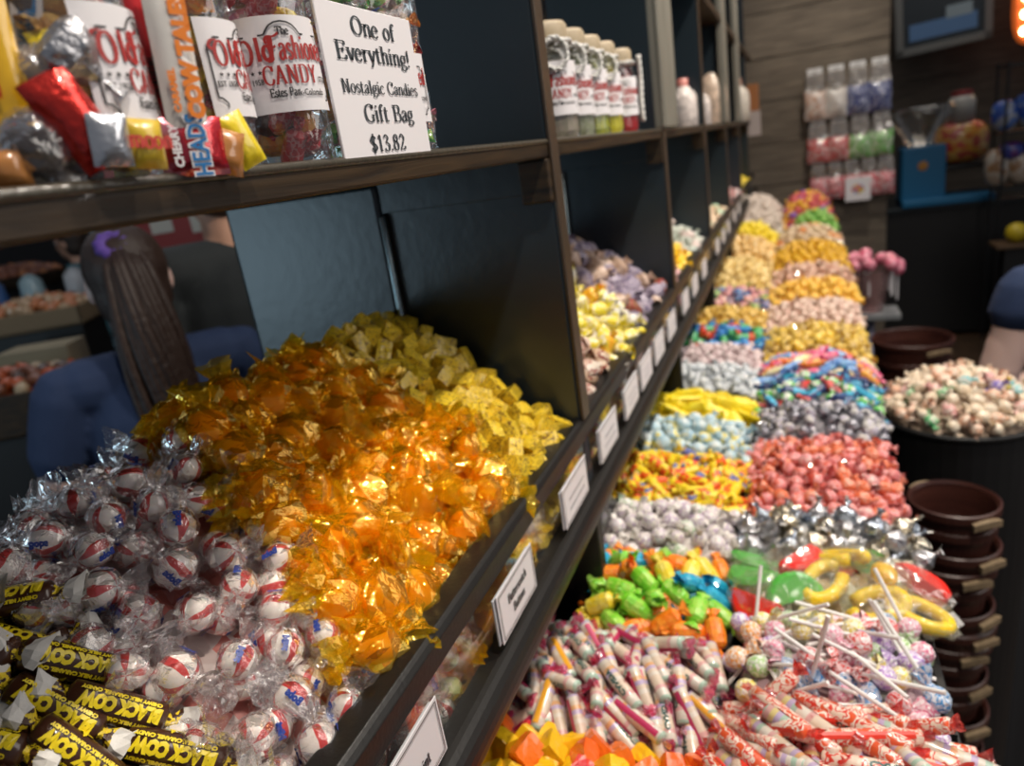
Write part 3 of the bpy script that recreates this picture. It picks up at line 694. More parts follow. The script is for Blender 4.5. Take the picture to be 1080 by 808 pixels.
# --- bay nearest the photographer
b01 = lambda x: .185 + .06 * max(0, (-.23 - x)) ; b12 = lambda x: .285 + .33 * max(0, (-.22 - x)); b23 = lambda x: .518 + .06 * (-.22 - x)
zt0 = trough_z(.17, .74, .135, .008, 3)
xr = (-.60, -.238)
def zmint(x, y): return zt0(x, y) - .004
mints = [proto_mint(i) for i in range(6)]
p = poisson(zmint, xr, b01, b12, .0245, rg=RG)
scatter([(m, 1) for m in mints], p, zmint, RG, 'red and white striped peppermint ball in crinkled clear wrapper in the near trough', 'candy', 'striped peppermints heaped in the near trough', tilt=.7, jit=.003)
zm2 = lambda x, y: zmint(x, y) - .013
p = poisson(zm2, xr, b01, b12, .026, rg=RG)
scatter([(m, 1) for m in mints], p, zm2, RG, 'red and white striped peppermint ball in crinkled clear wrapper in the near trough', 'candy', 'striped peppermints heaped in the near trough', tilt=.7, jit=.003)
bed('peppermint_heap', lambda x, y: zmint(x, y) - .02, xr, b01, b12, [plain('peppermint_mass', (.42, .33, .31), .4, nscale=120), plain('peppermint_mass_red', (.4, .12, .10), .4)], .02, 'deep mass of striped peppermints beneath the top ones', 'candy')
ambers = [proto_amber(i + 20) for i in range(5)]
za = lambda x, y: zt0(x, y) + .004
for dz, d in ((0, .027), (-.014, .030)):
    fz = (lambda dz: (lambda x, y: za(x, y) + dz))(dz)
    p = poisson(fz, (-.60, -.247), b12, b23, d * 1.06, rg=RG); GS = 1.1
    scatter([(m, 1) for m in ambers], p, fz, RG, 'round amber orange candy in shiny golden cellophane in the near trough', 'candy', 'amber candies heaped in the near trough', tilt=.5, roll=.7, jit=.003)
GS = 1.0
bed('amber_candy_heap', lambda x, y: za(x, y) - .014, xr, b12, b23, [plain('amber_mass', (.72, .22, .01), .35), plain('amber_mass_pale', (.8, .4, .02), .35)], .022, 'deep mass of amber candies beneath the top ones', 'candy')
M_ywax = spots('yellow_wax_paper', [(.70, .47, .015), (.74, .54, .04), (.20, .09, .02), (.74, .52, .02)], 210, .4, 200, .0016, .2, thr=[0, .42, .515, .57])
M_ywax2 = spots('yellow_wax_plain', [(.70, .49, .02), (.64, .42, .015)], 120, .42, 300, .0012, .15)
yc = [proto_cube('yellow_wrapped_chew', M_ywax, (.027 * a, .0215, .0155), 30 + i, True, foldmat=M_ywax2) for i, a in enumerate((1, 1.1, .95, 1.05))]
zy = lambda x, y: zt0(x, y) + .004
p = poisson(zy, xr, b23, const(.668), .0212, rg=RG)
scatter([(m, 1) for m in yc], p, zy, RG, 'square yellow paper wrapped chew printed in brown against the partition', 'candy', 'yellow wrapped chews heaped in the near trough', tilt=.6, jit=.0035)
zy2 = lambda x, y: zy(x, y) - .012
p = poisson(zy2, xr, b23, const(.668), .024, rg=RG)
scatter([(m, 1) for m in yc], p, zy2, RG, 'square yellow paper wrapped chew printed in brown against the partition', 'candy', 'yellow wrapped chews heaped in the near trough', tilt=.6, jit=.003)
bed('yellow_chew_heap', lambda x, y: zy(x, y) - .014, xr, b23, const(.668), [M_ywax2], .018, 'deep mass of yellow wrapped chews beneath the top ones', 'candy')
cows = [proto_cow(40 + i) for i in range(3)]
zc = lambda x, y: zt0(x, y) - .002 - max(0, (-.40 - x)) * .1
# rolls lie with their lettering uppermost, seen upside down by the photographer
p = poisson(zc, (-.50, -.245), lambda x: b01(x) - .12, lambda x: b01(x) - .004, .0235, rg=RG)
scatter([(m, 1) for m in cows], p, zc, RG, 'chocolate brown roll with yellow lettering and white twisted ends', 'candy', 'brown and yellow rolls in the nearest corner of the trough', tilt=.22, roll=.7, yaw=math.pi * 1.1, yawj=.18, jit=.004)
zc2 = lambda x, y: zc(x, y) - .014
p = poisson(zc2, (-.50, -.245), lambda x: b01(x) - .12, lambda x: b01(x) - .004, .032, rg=RG)
scatter([(m, 1) for m in cows], p, zc2, RG, 'chocolate brown roll with yellow lettering and white twisted ends', 'candy', 'brown and yellow rolls in the nearest corner of the trough', tilt=.22, roll=.7, yaw=math.pi * 1.1, jit=.003)
bed('brown_roll_heap', lambda x, y: zc(x, y) - .022, (-.55, -.245), lambda x: b01(x) - .14, b01, [M_cow], .02, 'deep mass of brown rolls beneath the top ones', 'candy')
# --- pieces seen through the clear front, between the two rails
def behind_glass(protos, y0, y1, d, label, group, r=.0115):
    rg = RG; z0, z1 = H - .366, H - .31; pts = []
    for layer, xx in ((0, -.2375), (1, -.255)):
        q = []
        for _ in range(2500):
            y, z = rg.uniform(y0, y1), rg.uniform(z0, z1)
            if all((y - a) ** 2 + (z - b) ** 2 < 1e9 and (y - a) ** 2 + (z - b) ** 2 >= d * d for a, b in q): q.append((y, z))
        pts += [(xx, y, z) for y, z in q]
    for x, y, z in pts:
        pr = rg.choice(protos); o = use(pr)
        o.matrix_world = Matrix.Translation((x - .004, y, z)) @ Euler((rg.uniform(0, 6.3), rg.uniform(0, 6.3), rg.uniform(0, 6.3))).to_matrix().to_4x4()
        tag(o, label, 'candy', group)
behind_glass(mints, .19, .345, .024, 'striped peppermint in clear wrapper pressed against the clear trough front', 'peppermints behind the clear front')
grn = [proto_twist('pale_green_candy', spots('pale_green_wrap', [(.5, .52, .2), (.62, .55, .3), (.3, .28, .1)], 160), C_amber, .018, .009, .01, .008, 60 + i, 'ball') for i in range(2)]
behind_glass(grn + ambers[:2], .355, .52, .024, 'golden green wrapped candy pressed against the clear trough front', 'golden wrapped candies behind the clear front')
behind_glass(yc, .525, .66, .02, 'yellow wrapped chew pressed against the clear trough front', 'yellow chews behind the clear front')
# --- second bay
GS = 1.4
def simple(name, cols, kind, L, r, seed, scale=170, coat=.4, endcol=None, metal=0, flat=1.0, far=True, fl=.009, fr=.007):
    mt = spots('wrap_' + name + '_%d' % seed, cols, scale, .35, 350, .0012, coat, metal=metal)
    em = mt if endcol is None else plain('end_%s_%d' % (name, seed), endcol, .4, coat=.3)
    return proto_twist(name, mt, em, L, r, fl, fr, seed, kind, flat, far)
def bin_fill(protos, fz, xr, ylo, yhi, d, label, group, bedmats, tilt=.6, roll=3.14, layers=1, lift=0, jit=.004, yaw=None, yawj=.45, bedname='candy_heap', bedlabel=None, drop=.008):
    n = 0; d = d * GS; drop = drop * GS
    for k in range(layers):
        f = (lambda k: (lambda x, y: fz(x, y) - .012 * GS * k))(k)
        p = poisson(f, xr, ylo, yhi, d * (1 + .15 * k), rg=RG)[:300]
        scatter(protos, p, f, RG, label, 'candy', group, tilt, roll, lift, jit, yaw=yaw, yawj=yawj); n += len(p)
    bed(bedname, fz, xr, ylo, yhi, bedmats, d * .95, bedlabel or ('mass of candy lying under ' + group), 'candy', drop=drop, seed=len(USED))
    return n
W_ = (.72, .68, .62)
zt1 = trough_z(.70, 1.34, .145, .006, 5)
xb = (-.60, -.238)
bin_fill([(simple('cream_foil_candy', [(.55, .38, .26), (.70, .58, .42), (.28, .07, .05)], 'ball', .02, .010, 70, 200, .7, flat=.8), 3), (simple('cream_foil_candy', [(.7, .6, .5), (.38, .12, .1), (.6, .45, .35)], 'chew', .022, .0095, 71, 150, .7), 2)],
    zt1, xb, const(.708), const(.895), .0205, 'cream and brown foil wrapped candy in the second trough bay', 'cream and brown candies in the second bay', [plain('cream_mass', (.5, .38, .28), .4), plain('brownish_mass', (.3, .14, .1), .4)])
bin_fill([(simple('yellow_white_chew', [(.72, .62, .03), (.78, .72, .5), (.75, .6, .02)], 'chew', .022, .008, 72, 110), 3), (simple('yellow_white_chew', [(.78, .76, .7), (.74, .66, .1)], 'chew', .022, .008, 73, 110), 2), (simple('orange_yellow_chew', [(.85, .4, .02), (.85, .55, .05)], 'chew', .024, .009, 74), .5)],
    zt1, xb, const(.895), const(1.08), .0195, 'small yellow and white wrapped chew in the second trough bay', 'yellow and white chews in the second bay', [plain('yellow_mass', (.62, .52, .06), .4), plain('pale_mass', (.6, .56, .45), .4)])
bin_fill([(simple('grey_lilac_candy', [(.30, .25, .33), (.42, .36, .42), (.2, .16, .25)], 'chew', .026, .0115, 75, 120), 3), (simple('tan_paper_candy', [(.52, .38, .3), (.42, .28, .2)], 'chew', .026, .0115, 76, 120), 2), (simple('red_brown_candy', [(.35, .06, .05), (.3, .13, .06)], 'chew', .026, .011, 77), .5)],
    zt1, xb, const(1.08), const(1.345), .0225, 'grey lilac or tan paper wrapped candy beside the second partition', 'lilac and tan candies in the second bay', [plain('lilac_mass', (.33, .27, .3), .4), plain('tan_mass', (.42, .32, .25), .4)])
GS = 1.25
zt2 = trough_z(1.38, 2.02, .09, .004, 6)
bin_fill([(simple('pink_white_candy', [(.75, .35, .38), (.75, .6, .55)], 'ball', .02, .010, 80), 1)], zt2, xb, const(1.38), const(1.52), .022, 'pink and white wrapped candy just past the second partition', 'pink candies in the third bay', [plain('pink_mass', (.6, .35, .35), .4)])
bin_fill([(simple('golden_candy', [(.85, .52, .01), (.9, .6, .03)], 'ball', .022, .012, 81, 90, .8), 1)], zt2, xb, const(1.52), const(1.74), .024, 'bright golden yellow candy in the third trough bay', 'golden candies in the third bay', [plain('golden_mass', (.8, .45, .01), .4)])
bin_fill([(simple('pale_green_white_candy', [(.55, .6, .5), (.7, .7, .62), (.4, .48, .42)], 'ball', .022, .012, 82), 3), (simple('rosy_white_candy', [(.65, .5, .45), (.7, .6, .55)], 'ball', .022, .011, 83), 1)], zt2, xb, const(1.74), const(2.02), .024, 'pale greenish white wrapped candy in the third trough bay', 'pale candies in the third bay', [plain('pale_green_mass', (.5, .52, .45), .4)])
zt3 = trough_z(2.05, 2.69, .08, .004, 7)
bin_fill([(simple('peach_candy', [(.72, .48, .3), (.75, .6, .42)], 'ball', .026, .014, 84), 1), (simple('mint_green_candy', [(.4, .62, .4), (.6, .66, .45)], 'ball', .026, .014, 85), .5)], zt3, xb, const(2.06), const(2.68), .03, 'peach or pale green candy in the fourth trough bay', 'peach candies in the fourth bay', [plain('peach_mass', (.6, .45, .3), .4)])
zt4 = trough_z(2.72, 3.37, .08, .004, 8)
bin_fill([(simple('white_red_candy', [(.7, .66, .64), (.6, .1, .08)], 'ball', .028, .015, 86), 1)], zt4, xb, const(2.73), const(3.36), .034, 'white and red wrapped candy in the fifth trough bay', 'white and red candies in the fifth bay', [plain('rosy_mass', (.55, .4, .38), .4)])
zt5 = trough_z(3.40, 4.04, .09, .004, 9)
bin_fill([(simple('bright_yellow_candy', [(.8, .6, .02), (.85, .65, .05)], 'ball', .03, .016, 87), 1)], zt5, xb, const(3.41), const(4.03), .036, 'bright yellow candy in the last full trough bay', 'yellow candies in the sixth bay', [plain('byellow_mass', (.7, .5, .02), .4)])
GS = 1.0
for k, (y0, y1, cols, nm) in enumerate([(.71, .95, [(.5, .25, .1), (.6, .5, .1), (.5, .1, .12)], 'mixed_candy'), (.97, 1.33, [(.6, .35, .2), (.5, .42, .35)], 'orange_tan_candy')]):
    q = [simple(nm, cols, 'ball', .02, .0105, 90 + k, 120)]
    behind_glass(q, y0, y1, .024, ['mixed brown and yellow candy', 'orange and tan candy'][k] + ' pressed against the second clear front', nm.replace('_', ' ') + ' behind the second clear front')
# ================================================================ candy in the open bins of the low counter
def roll_far(nm, cols, seed, **k): return simple(nm, cols, k.pop('kind', 'chew'), k.pop('L', .026), k.pop('r', .0085), seed, k.pop('scale', 120), **k)
LX = (-.31, -.080)
def RX(y): return (-.066, edge_x(y) + .004)
O_, Y_, R_ = (.85, .16, .01), (.85, .50, .012), (.70, .03, .03)
def cubes(nm, col, seed, s=.0165): 
    mt = plain('chew_wrap_' + nm, col, .28, nscale=160, nstr=.7, ndist=.0012, coat=.6, var=.12)
    return proto_cube(nm, mt, (s * 1.15, s, s * .72), seed, True)
# left column
GS = 1.33
f = counter_z(-.31, -.08, .30, .462, .028, seed=1)
bin_fill([(cubes('orange_chew', O_, 1), 4, 'small orange wrapped square chew in the nearest counter bin'), (cubes('yellow_chew', Y_, 2), 4, 'small yellow wrapped square chew in the nearest counter bin'), (cubes('red_chew', R_, 3), 1, 'small red wrapped square chew in the nearest counter bin')],
    f, LX, const(.28), const(.462), .0152, 'square chew', 'square chews in the nearest counter bin', [plain('orange_mass', O_, .4), plain('yellow_mass2', Y_, .4)], layers=2, tilt=.9)
f = counter_z(-.31, -.08, .462, .612, .03, seed=2)
GS = 1.2
tabs = [(proto_tabroll('tablet_roll', 110 + i, .046, .0056), 1) for i in range(3)] + [(proto_tabroll('tablet_roll', 114, .046, .0056, (.75, .35, .02), (.01, .08, .05)), 1)]
bin_fill(tabs, f, LX, const(.464), const(.612), .0165, 'clear roll of pastel tablets with pink twisted ends', 'pastel tablet rolls beside the partition', [plain('tablet_mass', (.35, .12, .16), .4), plain('tablet_mass_pale', (.55, .42, .4), .4)], layers=2, tilt=.25, yaw=2.2, bedname='tablet_roll_heap')
GS = 1.24
f = counter_z(-.25, -.08, .612, .755, .032, seed=3)
fr = [(simple('green_chew_roll', [(.20, .60, .03), (.35, .66, .08)], 'chew', .028, .0085, 120, far=False, fl=.008), 4, 'bright green twist wrapped chew beyond the pastel rolls'),
      (simple('orange_chew_roll', [(.85, .20, .01), (.86, .28, .02)], 'chew', .028, .0085, 121, far=False), 3, 'orange twist wrapped chew beyond the pastel rolls'),
      (simple('blue_chew_roll', [(.01, .32, .55), (.03, .40, .6)], 'chew', .028, .0085, 122, far=False), 1.6, 'turquoise blue twist wrapped chew beyond the pastel rolls'),
      (simple('yellow_chew_roll', [(.82, .62, .03), (.8, .66, .1)], 'chew', .028, .0085, 123, far=False), 1.5, 'yellow twist wrapped chew beyond the pastel rolls'),
      (simple('pink_chew_roll', [(.6, .03, .15), (.65, .06, .2)], 'chew', .026, .0085, 124, far=False), .5, 'raspberry pink twist wrapped chew beyond the pastel rolls')]
bin_fill(fr, f, (-.30, -.085), lambda x: .618 if x > -.2165 else .705, const(.752), .0175, 'fruit chew', 'fruit chews past the first partition', [plain('green_mass', (.2, .45, .04), .4), plain('orange_mass2', (.7, .2, .02), .4)], layers=2, tilt=.35)
GS = 1.05
def LB(y0, y1, protos, d, label, group, beds, seed, rise=.032, **k):
    f = counter_z(-.31, -.08, y0, y1, rise, seed=seed)
    bin_fill(protos, f, LX, const(y0), const(y1), d, label, group, beds, **k)
LB(.757, .885, [(roll_far('white_taffy', [(.72, .68, .62), (.68, .62, .6), (.42, .3, .45), (.74, .72, .7)], 130, kind='ball', L=.02, r=.0105, scale=150, endcol=(.7, .66, .62)), 5), (roll_far('white_taffy', [(.7, .68, .64), (.35, .5, .3), (.72, .7, .68)], 131, kind='ball', L=.02, r=.0105), 1)], .0185, 'white taffy with faint lilac marks in twisted paper', 'white taffies on the counter', [plain('taffy_mass', (.6, .56, .53), .4)], 4)
LB(.887, 1.045, [(roll_far('striped_chew', [(.82, .62, .02), (.75, .06, .02), (.80, .58, .02), (.1, .12, .35)], 132, kind='roll', L=.040, r=.0075, scale=70, endcol=(.82, .62, .02)), 1), (roll_far('striped_chew', [(.8, .12, .02), (.84, .64, .03), (.8, .6, .02)], 133, kind='roll', L=.040, r=.0075, scale=80, endcol=(.82, .62, .02)), 1)], .0165, 'yellow roll with red and navy bands', 'yellow and red rolls on the counter', [plain('yr_mass', (.7, .42, .02), .4), plain('yr_mass_red', (.55, .1, .03), .4)], 5, tilt=.3)
LB(1.047, 1.195, [(roll_far('pale_blue_candy', [(.34, .52, .62), (.5, .64, .68), (.72, .62, .15)], 134, kind='ball', L=.022, r=.0115, scale=90, coat=.8), 1), (roll_far('pale_blue_candy', [(.4, .58, .66), (.6, .68, .68)], 135, kind='ball', L=.022, r=.0115, scale=90, coat=.8), 1)], .0205, 'light blue see-through wrapped candy', 'light blue candies on the counter', [plain('pale_blue_mass', (.32, .48, .54), .4)], 6)
LB(1.197, 1.315, [(roll_far('lemon_packet', [(.84, .64, .01), (.86, .70, .03)], 136, kind='chew', L=.06, r=.0125, flat=.5, scale=60, coat=.5), 1)], .027, 'long lemon yellow wrapped bar', 'lemon yellow bars on the counter', [plain('lemon_mass', (.75, .58, .01), .4)], 7, tilt=.25, yaw=.1)
LB(1.375, 1.50, [(roll_far('silvery_candy', [(.62, .66, .68), (.74, .76, .76), (.45, .5, .55)], 137, kind='ball', L=.018, r=.0092, coat=.9), 1)], .0175, 'silvery white wrapped candy past the second partition', 'silvery white candies on the counter', [plain('silvery_mass', (.5, .52, .54), .4)], 8)
LB(1.50, 1.64, [(roll_far('rosy_taffy', [(.66, .55, .54), (.5, .34, .36), (.7, .62, .6)], 138, kind='ball', L=.02, r=.0105), 1)], .0195, 'rosy white taffy past the second partition', 'rosy white taffies on the counter', [plain('rosy_taffy_mass', (.5, .4, .4), .4)], 9)
LB(1.64, 1.82, [(roll_far('blue_roll', [(.02, .16, .50), (.05, .3, .6)], 139, kind='roll', L=.032, r=.0095), 3, 'blue wrapped roll in a mixed bin past the second partition'), (roll_far('green_roll', [(.04, .36, .08), (.1, .42, .2)], 140, kind='roll', L=.032, r=.0095), 2, 'green wrapped roll in a mixed bin past the second partition'), (roll_far('red_roll', [(.62, .04, .02), (.7, .1, .03)], 141, kind='roll', L=.032, r=.0095), 1, 'red wrapped roll in a mixed bin past the second partition')], .021, 'roll', 'mixed colour rolls on the counter', [plain('blue_mass', (.03, .16, .3), .4), plain('green_mass2', (.06, .3, .1), .4)], 10)
LB(1.82, 2.02, [(roll_far('gold_candy', [(.72, .46, .08), (.8, .58, .15), (.5, .3, .05)], 142, kind='ball', L=.02, r=.011, coat=.8), 1)], .0215, 'gold wrapped candy in the left column before the third partition', 'gold candies on the left of the counter', [plain('gold_mass', (.6, .38, .06), .4)], 11)
LB(2.06, 2.26, [(roll_far('dark_blue_foil', [(.03, .06, .25), (.1, .35, .6), (.6, .3, .3)], 143, kind='ball', L=.026, r=.013, coat=1), 1, 'dark blue foil candy past the third partition'), (roll_far('pink_foil', [(.7, .25, .3), (.75, .5, .4)], 144, kind='ball', L=.026, r=.013, coat=1), 1, 'pink foil candy past the third partition'), (roll_far('green_foil', [(.15, .4, .12), (.6, .55, .2)], 145, kind='ball', L=.026, r=.013, coat=1), .7, 'green foil candy past the third partition')], .025, 'foil', 'mixed foil candies on the counter', [plain('dark_mass', (.06, .08, .14), .4), plain('pinkish_mass', (.5, .25, .25), .4)], 12)
def far(x0, x1, y0, y1, nm, cols, seed, label, group, d=.026, rise=.045, base=-.5, size=.013, extra=None, mass=None):
    f = counter_z(x0, x1, y0, y1, rise, base, seed)
    pr = [(roll_far(nm, cols, seed, kind='ball', L=size * 2, r=size), 1)] + (extra or [])
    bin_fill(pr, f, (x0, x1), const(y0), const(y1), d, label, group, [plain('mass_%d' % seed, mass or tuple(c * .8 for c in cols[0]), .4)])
far(-.33, -.08, 2.26, 2.68, 'straw_gold_candy', [(.74, .52, .16), (.8, .62, .28)], 150, 'straw gold wrapped candy past the third partition', 'straw gold candies on the counter', rise=.055)
far(-.33, -.08, 2.73, 3.1, 'apricot_candy', [(.8, .5, .14), (.8, .6, .3)], 151, 'apricot wrapped candy past the fourth partition', 'apricot candies on the counter', d=.028, rise=.07, size=.014)
far(-.33, -.08, 3.1, 3.4, 'bright_lemon_candy', [(.86, .66, .02), (.88, .72, .05)], 152, 'bright lemon candy on the left near the plank wall', 'bright lemon candies on the counter', d=.03, rise=.08, size=.015)
far(-.33, -.06, 3.42, 4.3, 'beige_taffy', [(.62, .52, .44), (.7, .6, .52)], 153, 'beige taffy heaped against the plank wall', 'beige taffies against the plank wall', d=.036, rise=.13, size=.018)
# right column
GS = 1.3
lf = lambda a, s: (lambda x: a + s * (x + .07))
f = counter_z(-.07, .125, .36, .545, .032, seed=21)
M_redroll = spots('red_white_roll', [(.78, .62, .5), (.68, .05, .03), (.82, .72, .62), (.72, .10, .03)], 170, .3, coat=.8)
lr = [(proto_tabroll('long_candy_roll', 160 + i, .072, .0056, (.68, .04, .02), (.05, .1, .4), endmat=film('red_cellophane', (1, .25, .2), refl=.08, haze=.35, hazecol=(.7, .03, .02)), body=M_redroll if i else M_tab), 1) for i in range(3)]
bin_fill(lr, f, (-.05, .092), const(.34), lf(.553, -.16), .0155, 'long thin roll in red and cream wrapper', 'long red and cream rolls in the nearest right hand bin', [plain('red_cream_mass', (.5, .16, .12), .4), plain('cream_mass2', (.6, .45, .36), .4)], layers=2, tilt=.18, yaw=-.35, jit=.005)
f = counter_z(-.07, .125, .545, .66, .034, seed=22)
lc = [('blue', (.08, .32, .68)), ('red', (.72, .06, .06)), ('pink', (.72, .2, .32)), ('lilac', (.4, .2, .58)), ('yellow', (.8, .66, .1)), ('green', (.35, .6, .2)), ('orange', (.85, .35, .05))]
lol = [(proto_lolly(170 + i, c), 1, n + ' wrapped lollipop with a white paper stick') for i, (n, c) in enumerate(lc)]
GS = 1.16
bin_fill(lol, f, (-.060, .102), lf(.553, -.16), lf(.672, -.05), .018, 'lollipop', 'lollipops on the counter', [plain('lolly_mass', (.45, .3, .34), .4), plain('lolly_mass2', (.4, .42, .34), .4)], layers=2, tilt=.35, jit=.007, lift=.004, yaw=lambda x, y: 0.0 if x > .045 else (2.6 if x < -.03 else RG.uniform(0, 6.28)), yawj=.6)
GS = 1.3
f = counter_z(-.07, .13, .66, .76, .032, seed=23)
sl = [(proto_slice(180, (.78, .02, .01), 'half'), 2, 'red half-round jelly slice in a clear bag'), (proto_slice(181, (.85, .6, .01), 'ring'), 2.4, 'yellow curved jelly in a clear bag'), (proto_slice(182, (.08, .42, .05), 'half'), 1.4, 'green half-round jelly slice in a clear bag'), (proto_slice(183, (.85, .5, .02), 'lump'), 1.5, 'amber yellow jelly lump in a clear bag'), (proto_slice(184, (.78, .15, .03), 'lump'), 1, 'orange red jelly lump in a clear bag')]
bin_fill(sl, f, (-.058, .112), lf(.674, -.05), lf(.772, -.05), .027, 'jelly slice', 'jelly slices in clear bags', [plain('jelly_mass', (.55, .42, .28), .4), plain('jelly_mass2', (.5, .5, .36), .4)], layers=1, tilt=.25, jit=.005, roll=.4, lift=.004)
f = counter_z(-.07, .135, .765, .868, .03, seed=24)
M_gold_pale = plain('pale_gold_foil', (.66, .60, .48), .26, metal=1, nscale=260, nstr=1, ndist=.002, var=.1)
M_steel = plain('bluish_silver_foil', (.45, .5, .58), .24, metal=1, nscale=260, nstr=1, ndist=.002, var=.15)
bin_fill([(proto_kiss(190), 3), (proto_kiss(191, M_gold_pale), 1.3), (proto_kiss(192, M_steel), 1.2)], f, (-.068, .133), lf(.774, -.05), lf(.868, 0), .0175, 'silver foil drop with a paper plume', 'silver foil drops on the counter', [plain('silver_mass', (.4, .4, .4), .35, metal=.8)], layers=2, tilt=.8, roll=1.2)
GS = 1.02
def RB(y0, y1, protos, d, label, group, beds, seed, rise=.034, **k):
    rx = RX((y0 + y1) / 2); f = counter_z(rx[0], rx[1], y0, y1, rise, seed=seed)
    bin_fill(protos, f, rx, const(y0), const(y1), d, label, group, beds, **k)
RB(.872, 1.12, [(roll_far('pink_taffy', [(.72, .22, .22), (.78, .36, .34), (.6, .10, .06)], 200, kind='ball', L=.021, r=.0098, coat=.7), 5), (roll_far('coral_taffy', [(.72, .16, .06), (.76, .3, .2)], 201, kind='ball', L=.02, r=.0095, coat=.7), 2.5), (roll_far('pale_rose_taffy', [(.76, .5, .46), (.72, .3, .3)], 202, kind='ball', L=.02, r=.0095, coat=.7), 1)], .0175, 'rose pink or coral wrapped candy', 'pink candies on the counter', [plain('pink_mass2', (.55, .12, .1), .4), plain('pink_mass3', (.6, .22, .2), .4)], 25)
RB(1.125, 1.255, [(roll_far('gunmetal_candy', [(.22, .22, .26), (.42, .42, .46), (.12, .11, .14)], 203, kind='ball', L=.019, r=.0095, coat=1, metal=.5), 3), (roll_far('lilac_grey_candy', [(.45, .42, .5), (.55, .53, .5)], 204, kind='ball', L=.019, r=.0095, coat=.9), 1.3)], .0185, 'grey and silver foil candy beyond the pink ones', 'grey foil candies on the counter', [plain('gunmetal_mass', (.2, .19, .21), .4)], 26)
RB(1.257, 1.41, [(roll_far('navy_bar', [(.01, .03, .12), (.02, .06, .2), (.05, .4, .6)], 205, kind='chew', L=.05, r=.009, coat=1, scale=60), 2, 'dark navy and blue shiny long candy'), (roll_far('green_white_candy', [(.7, .7, .64), (.1, .5, .06)], 206, kind='ball', L=.022, r=.011, coat=.9), 1.6, 'white candy with bright green stripes'), (roll_far('red_bar', [(.6, .04, .03), (.15, .02, .02)], 207, kind='chew', L=.04, r=.009, coat=1), .8, 'dark red shiny long candy')], .021, 'foil', 'dark and green striped candies on the counter', [plain('navy_mass', (.03, .05, .09), .4), plain('grn_mass', (.2, .3, .14), .4)], 27, tilt=.3, yaw=-.5, yawj=.8)
RB(1.412, 1.56, [(roll_far('pink_bar', [(.75, .08, .22), (.78, .3, .35)], 208, kind='chew', L=.045, r=.009, coat=.7), 2, 'hot pink long wrapped candy'), (roll_far('red_orange_bar', [(.75, .12, .03), (.8, .4, .05)], 209, kind='chew', L=.045, r=.009, coat=.7), 1.2, 'red orange long wrapped candy'), (roll_far('sky_blue_bar', [(.1, .25, .6), (.25, .45, .68)], 210, kind='chew', L=.045, r=.009, coat=.7), 1, 'sky blue long wrapped candy'), (roll_far('cream_bar', [(.76, .66, .5), (.8, .7, .3)], 211, kind='chew', L=.04, r=.009), .8, 'cream long wrapped candy')], .022, 'bar', 'bright mixed long candies on the counter', [plain('bright_mass', (.55, .14, .16), .4), plain('bright_mass2', (.3, .25, .35), .4)], 28, tilt=.25, yaw=.2)
RB(1.562, 1.80, [(roll_far('old_gold_candy', [(.66, .42, .05), (.75, .55, .12), (.48, .32, .1)], 212, kind='ball', L=.022, r=.011, coat=.9), 3), (roll_far('yellow_gold_candy', [(.82, .55, .03), (.7, .5, .1)], 213, kind='ball', L=.022, r=.011, coat=.9), 1)], .021, 'old gold wrapped candy', 'old gold candies on the right of the counter', [plain('old_gold_mass', (.5, .32, .05), .4)], 29)
RB(1.80, 2.06, [(roll_far('cream_pink_taffy', [(.7, .52, .42), (.74, .6, .5), (.66, .4, .32)], 214, kind='ball', L=.022, r=.0115), 1)], .0215, 'cream and pink taffy beyond the gold candies', 'cream pink taffies on the counter', [plain('cream_pink_mass', (.55, .38, .3), .4)], 30)
far(-.066, .158, 2.06, 2.24, 'orange_gold_candy', [(.82, .46, .04), (.84, .56, .12)], 220, 'orange gold candy beyond the cream taffies', 'orange gold candies on the counter', d=.024, size=.012)
far(-.066, .160, 2.24, 2.5, 'salmon_cream_candy', [(.66, .42, .30), (.5, .18, .12), (.74, .6, .45)], 221, 'salmon and cream candy in the middle distance', 'salmon cream candies on the counter', d=.026)
far(-.066, .162, 2.5, 2.95, 'deep_gold_candy', [(.78, .46, .01), (.82, .52, .03), (.5, .22, .02)], 222, 'deep gold candy in the middle distance', 'deep gold candies on the counter', d=.027, rise=.055)
far(-.066, .165, 2.95, 3.3, 'buff_candy', [(.62, .48, .28), (.66, .5, .36)], 223, 'buff and orange candy far down the counter', 'buff candies on the counter', d=.029, rise=.065, size=.014, extra=[(roll_far('red_orange_candy', [(.72, .18, .03), (.7, .35, .1)], 224, kind='ball', L=.028, r=.014), .25, 'red orange candy far down the counter')])
far(-.0, .168, 3.3, 3.62, 'leaf_green_candy', [(.16, .45, .06), (.3, .5, .12)], 225, 'leaf green candy near the plank wall', 'leaf green candies near the plank wall', d=.031, rise=.08, size=.015)
far(-.055, .17, 3.62, 4.35, 'berry_candy', [(.55, .06, .08), (.6, .12, .1)], 226, 'berry red candy against the plank wall', 'mixed candies against the plank wall', d=.036, rise=.11, size=.0175,
    extra=[(roll_far('orange_yellow_ball', [(.8, .42, .04), (.8, .5, .05)], 227, kind='ball', L=.034, r=.017), 1, 'orange yellow candy against the plank wall'), (roll_far('violet_candy', [(.2, .08, .35), (.25, .1, .4)], 228, kind='ball', L=.034, r=.017), .35, 'violet candy against the plank wall')])
GS = 1.0
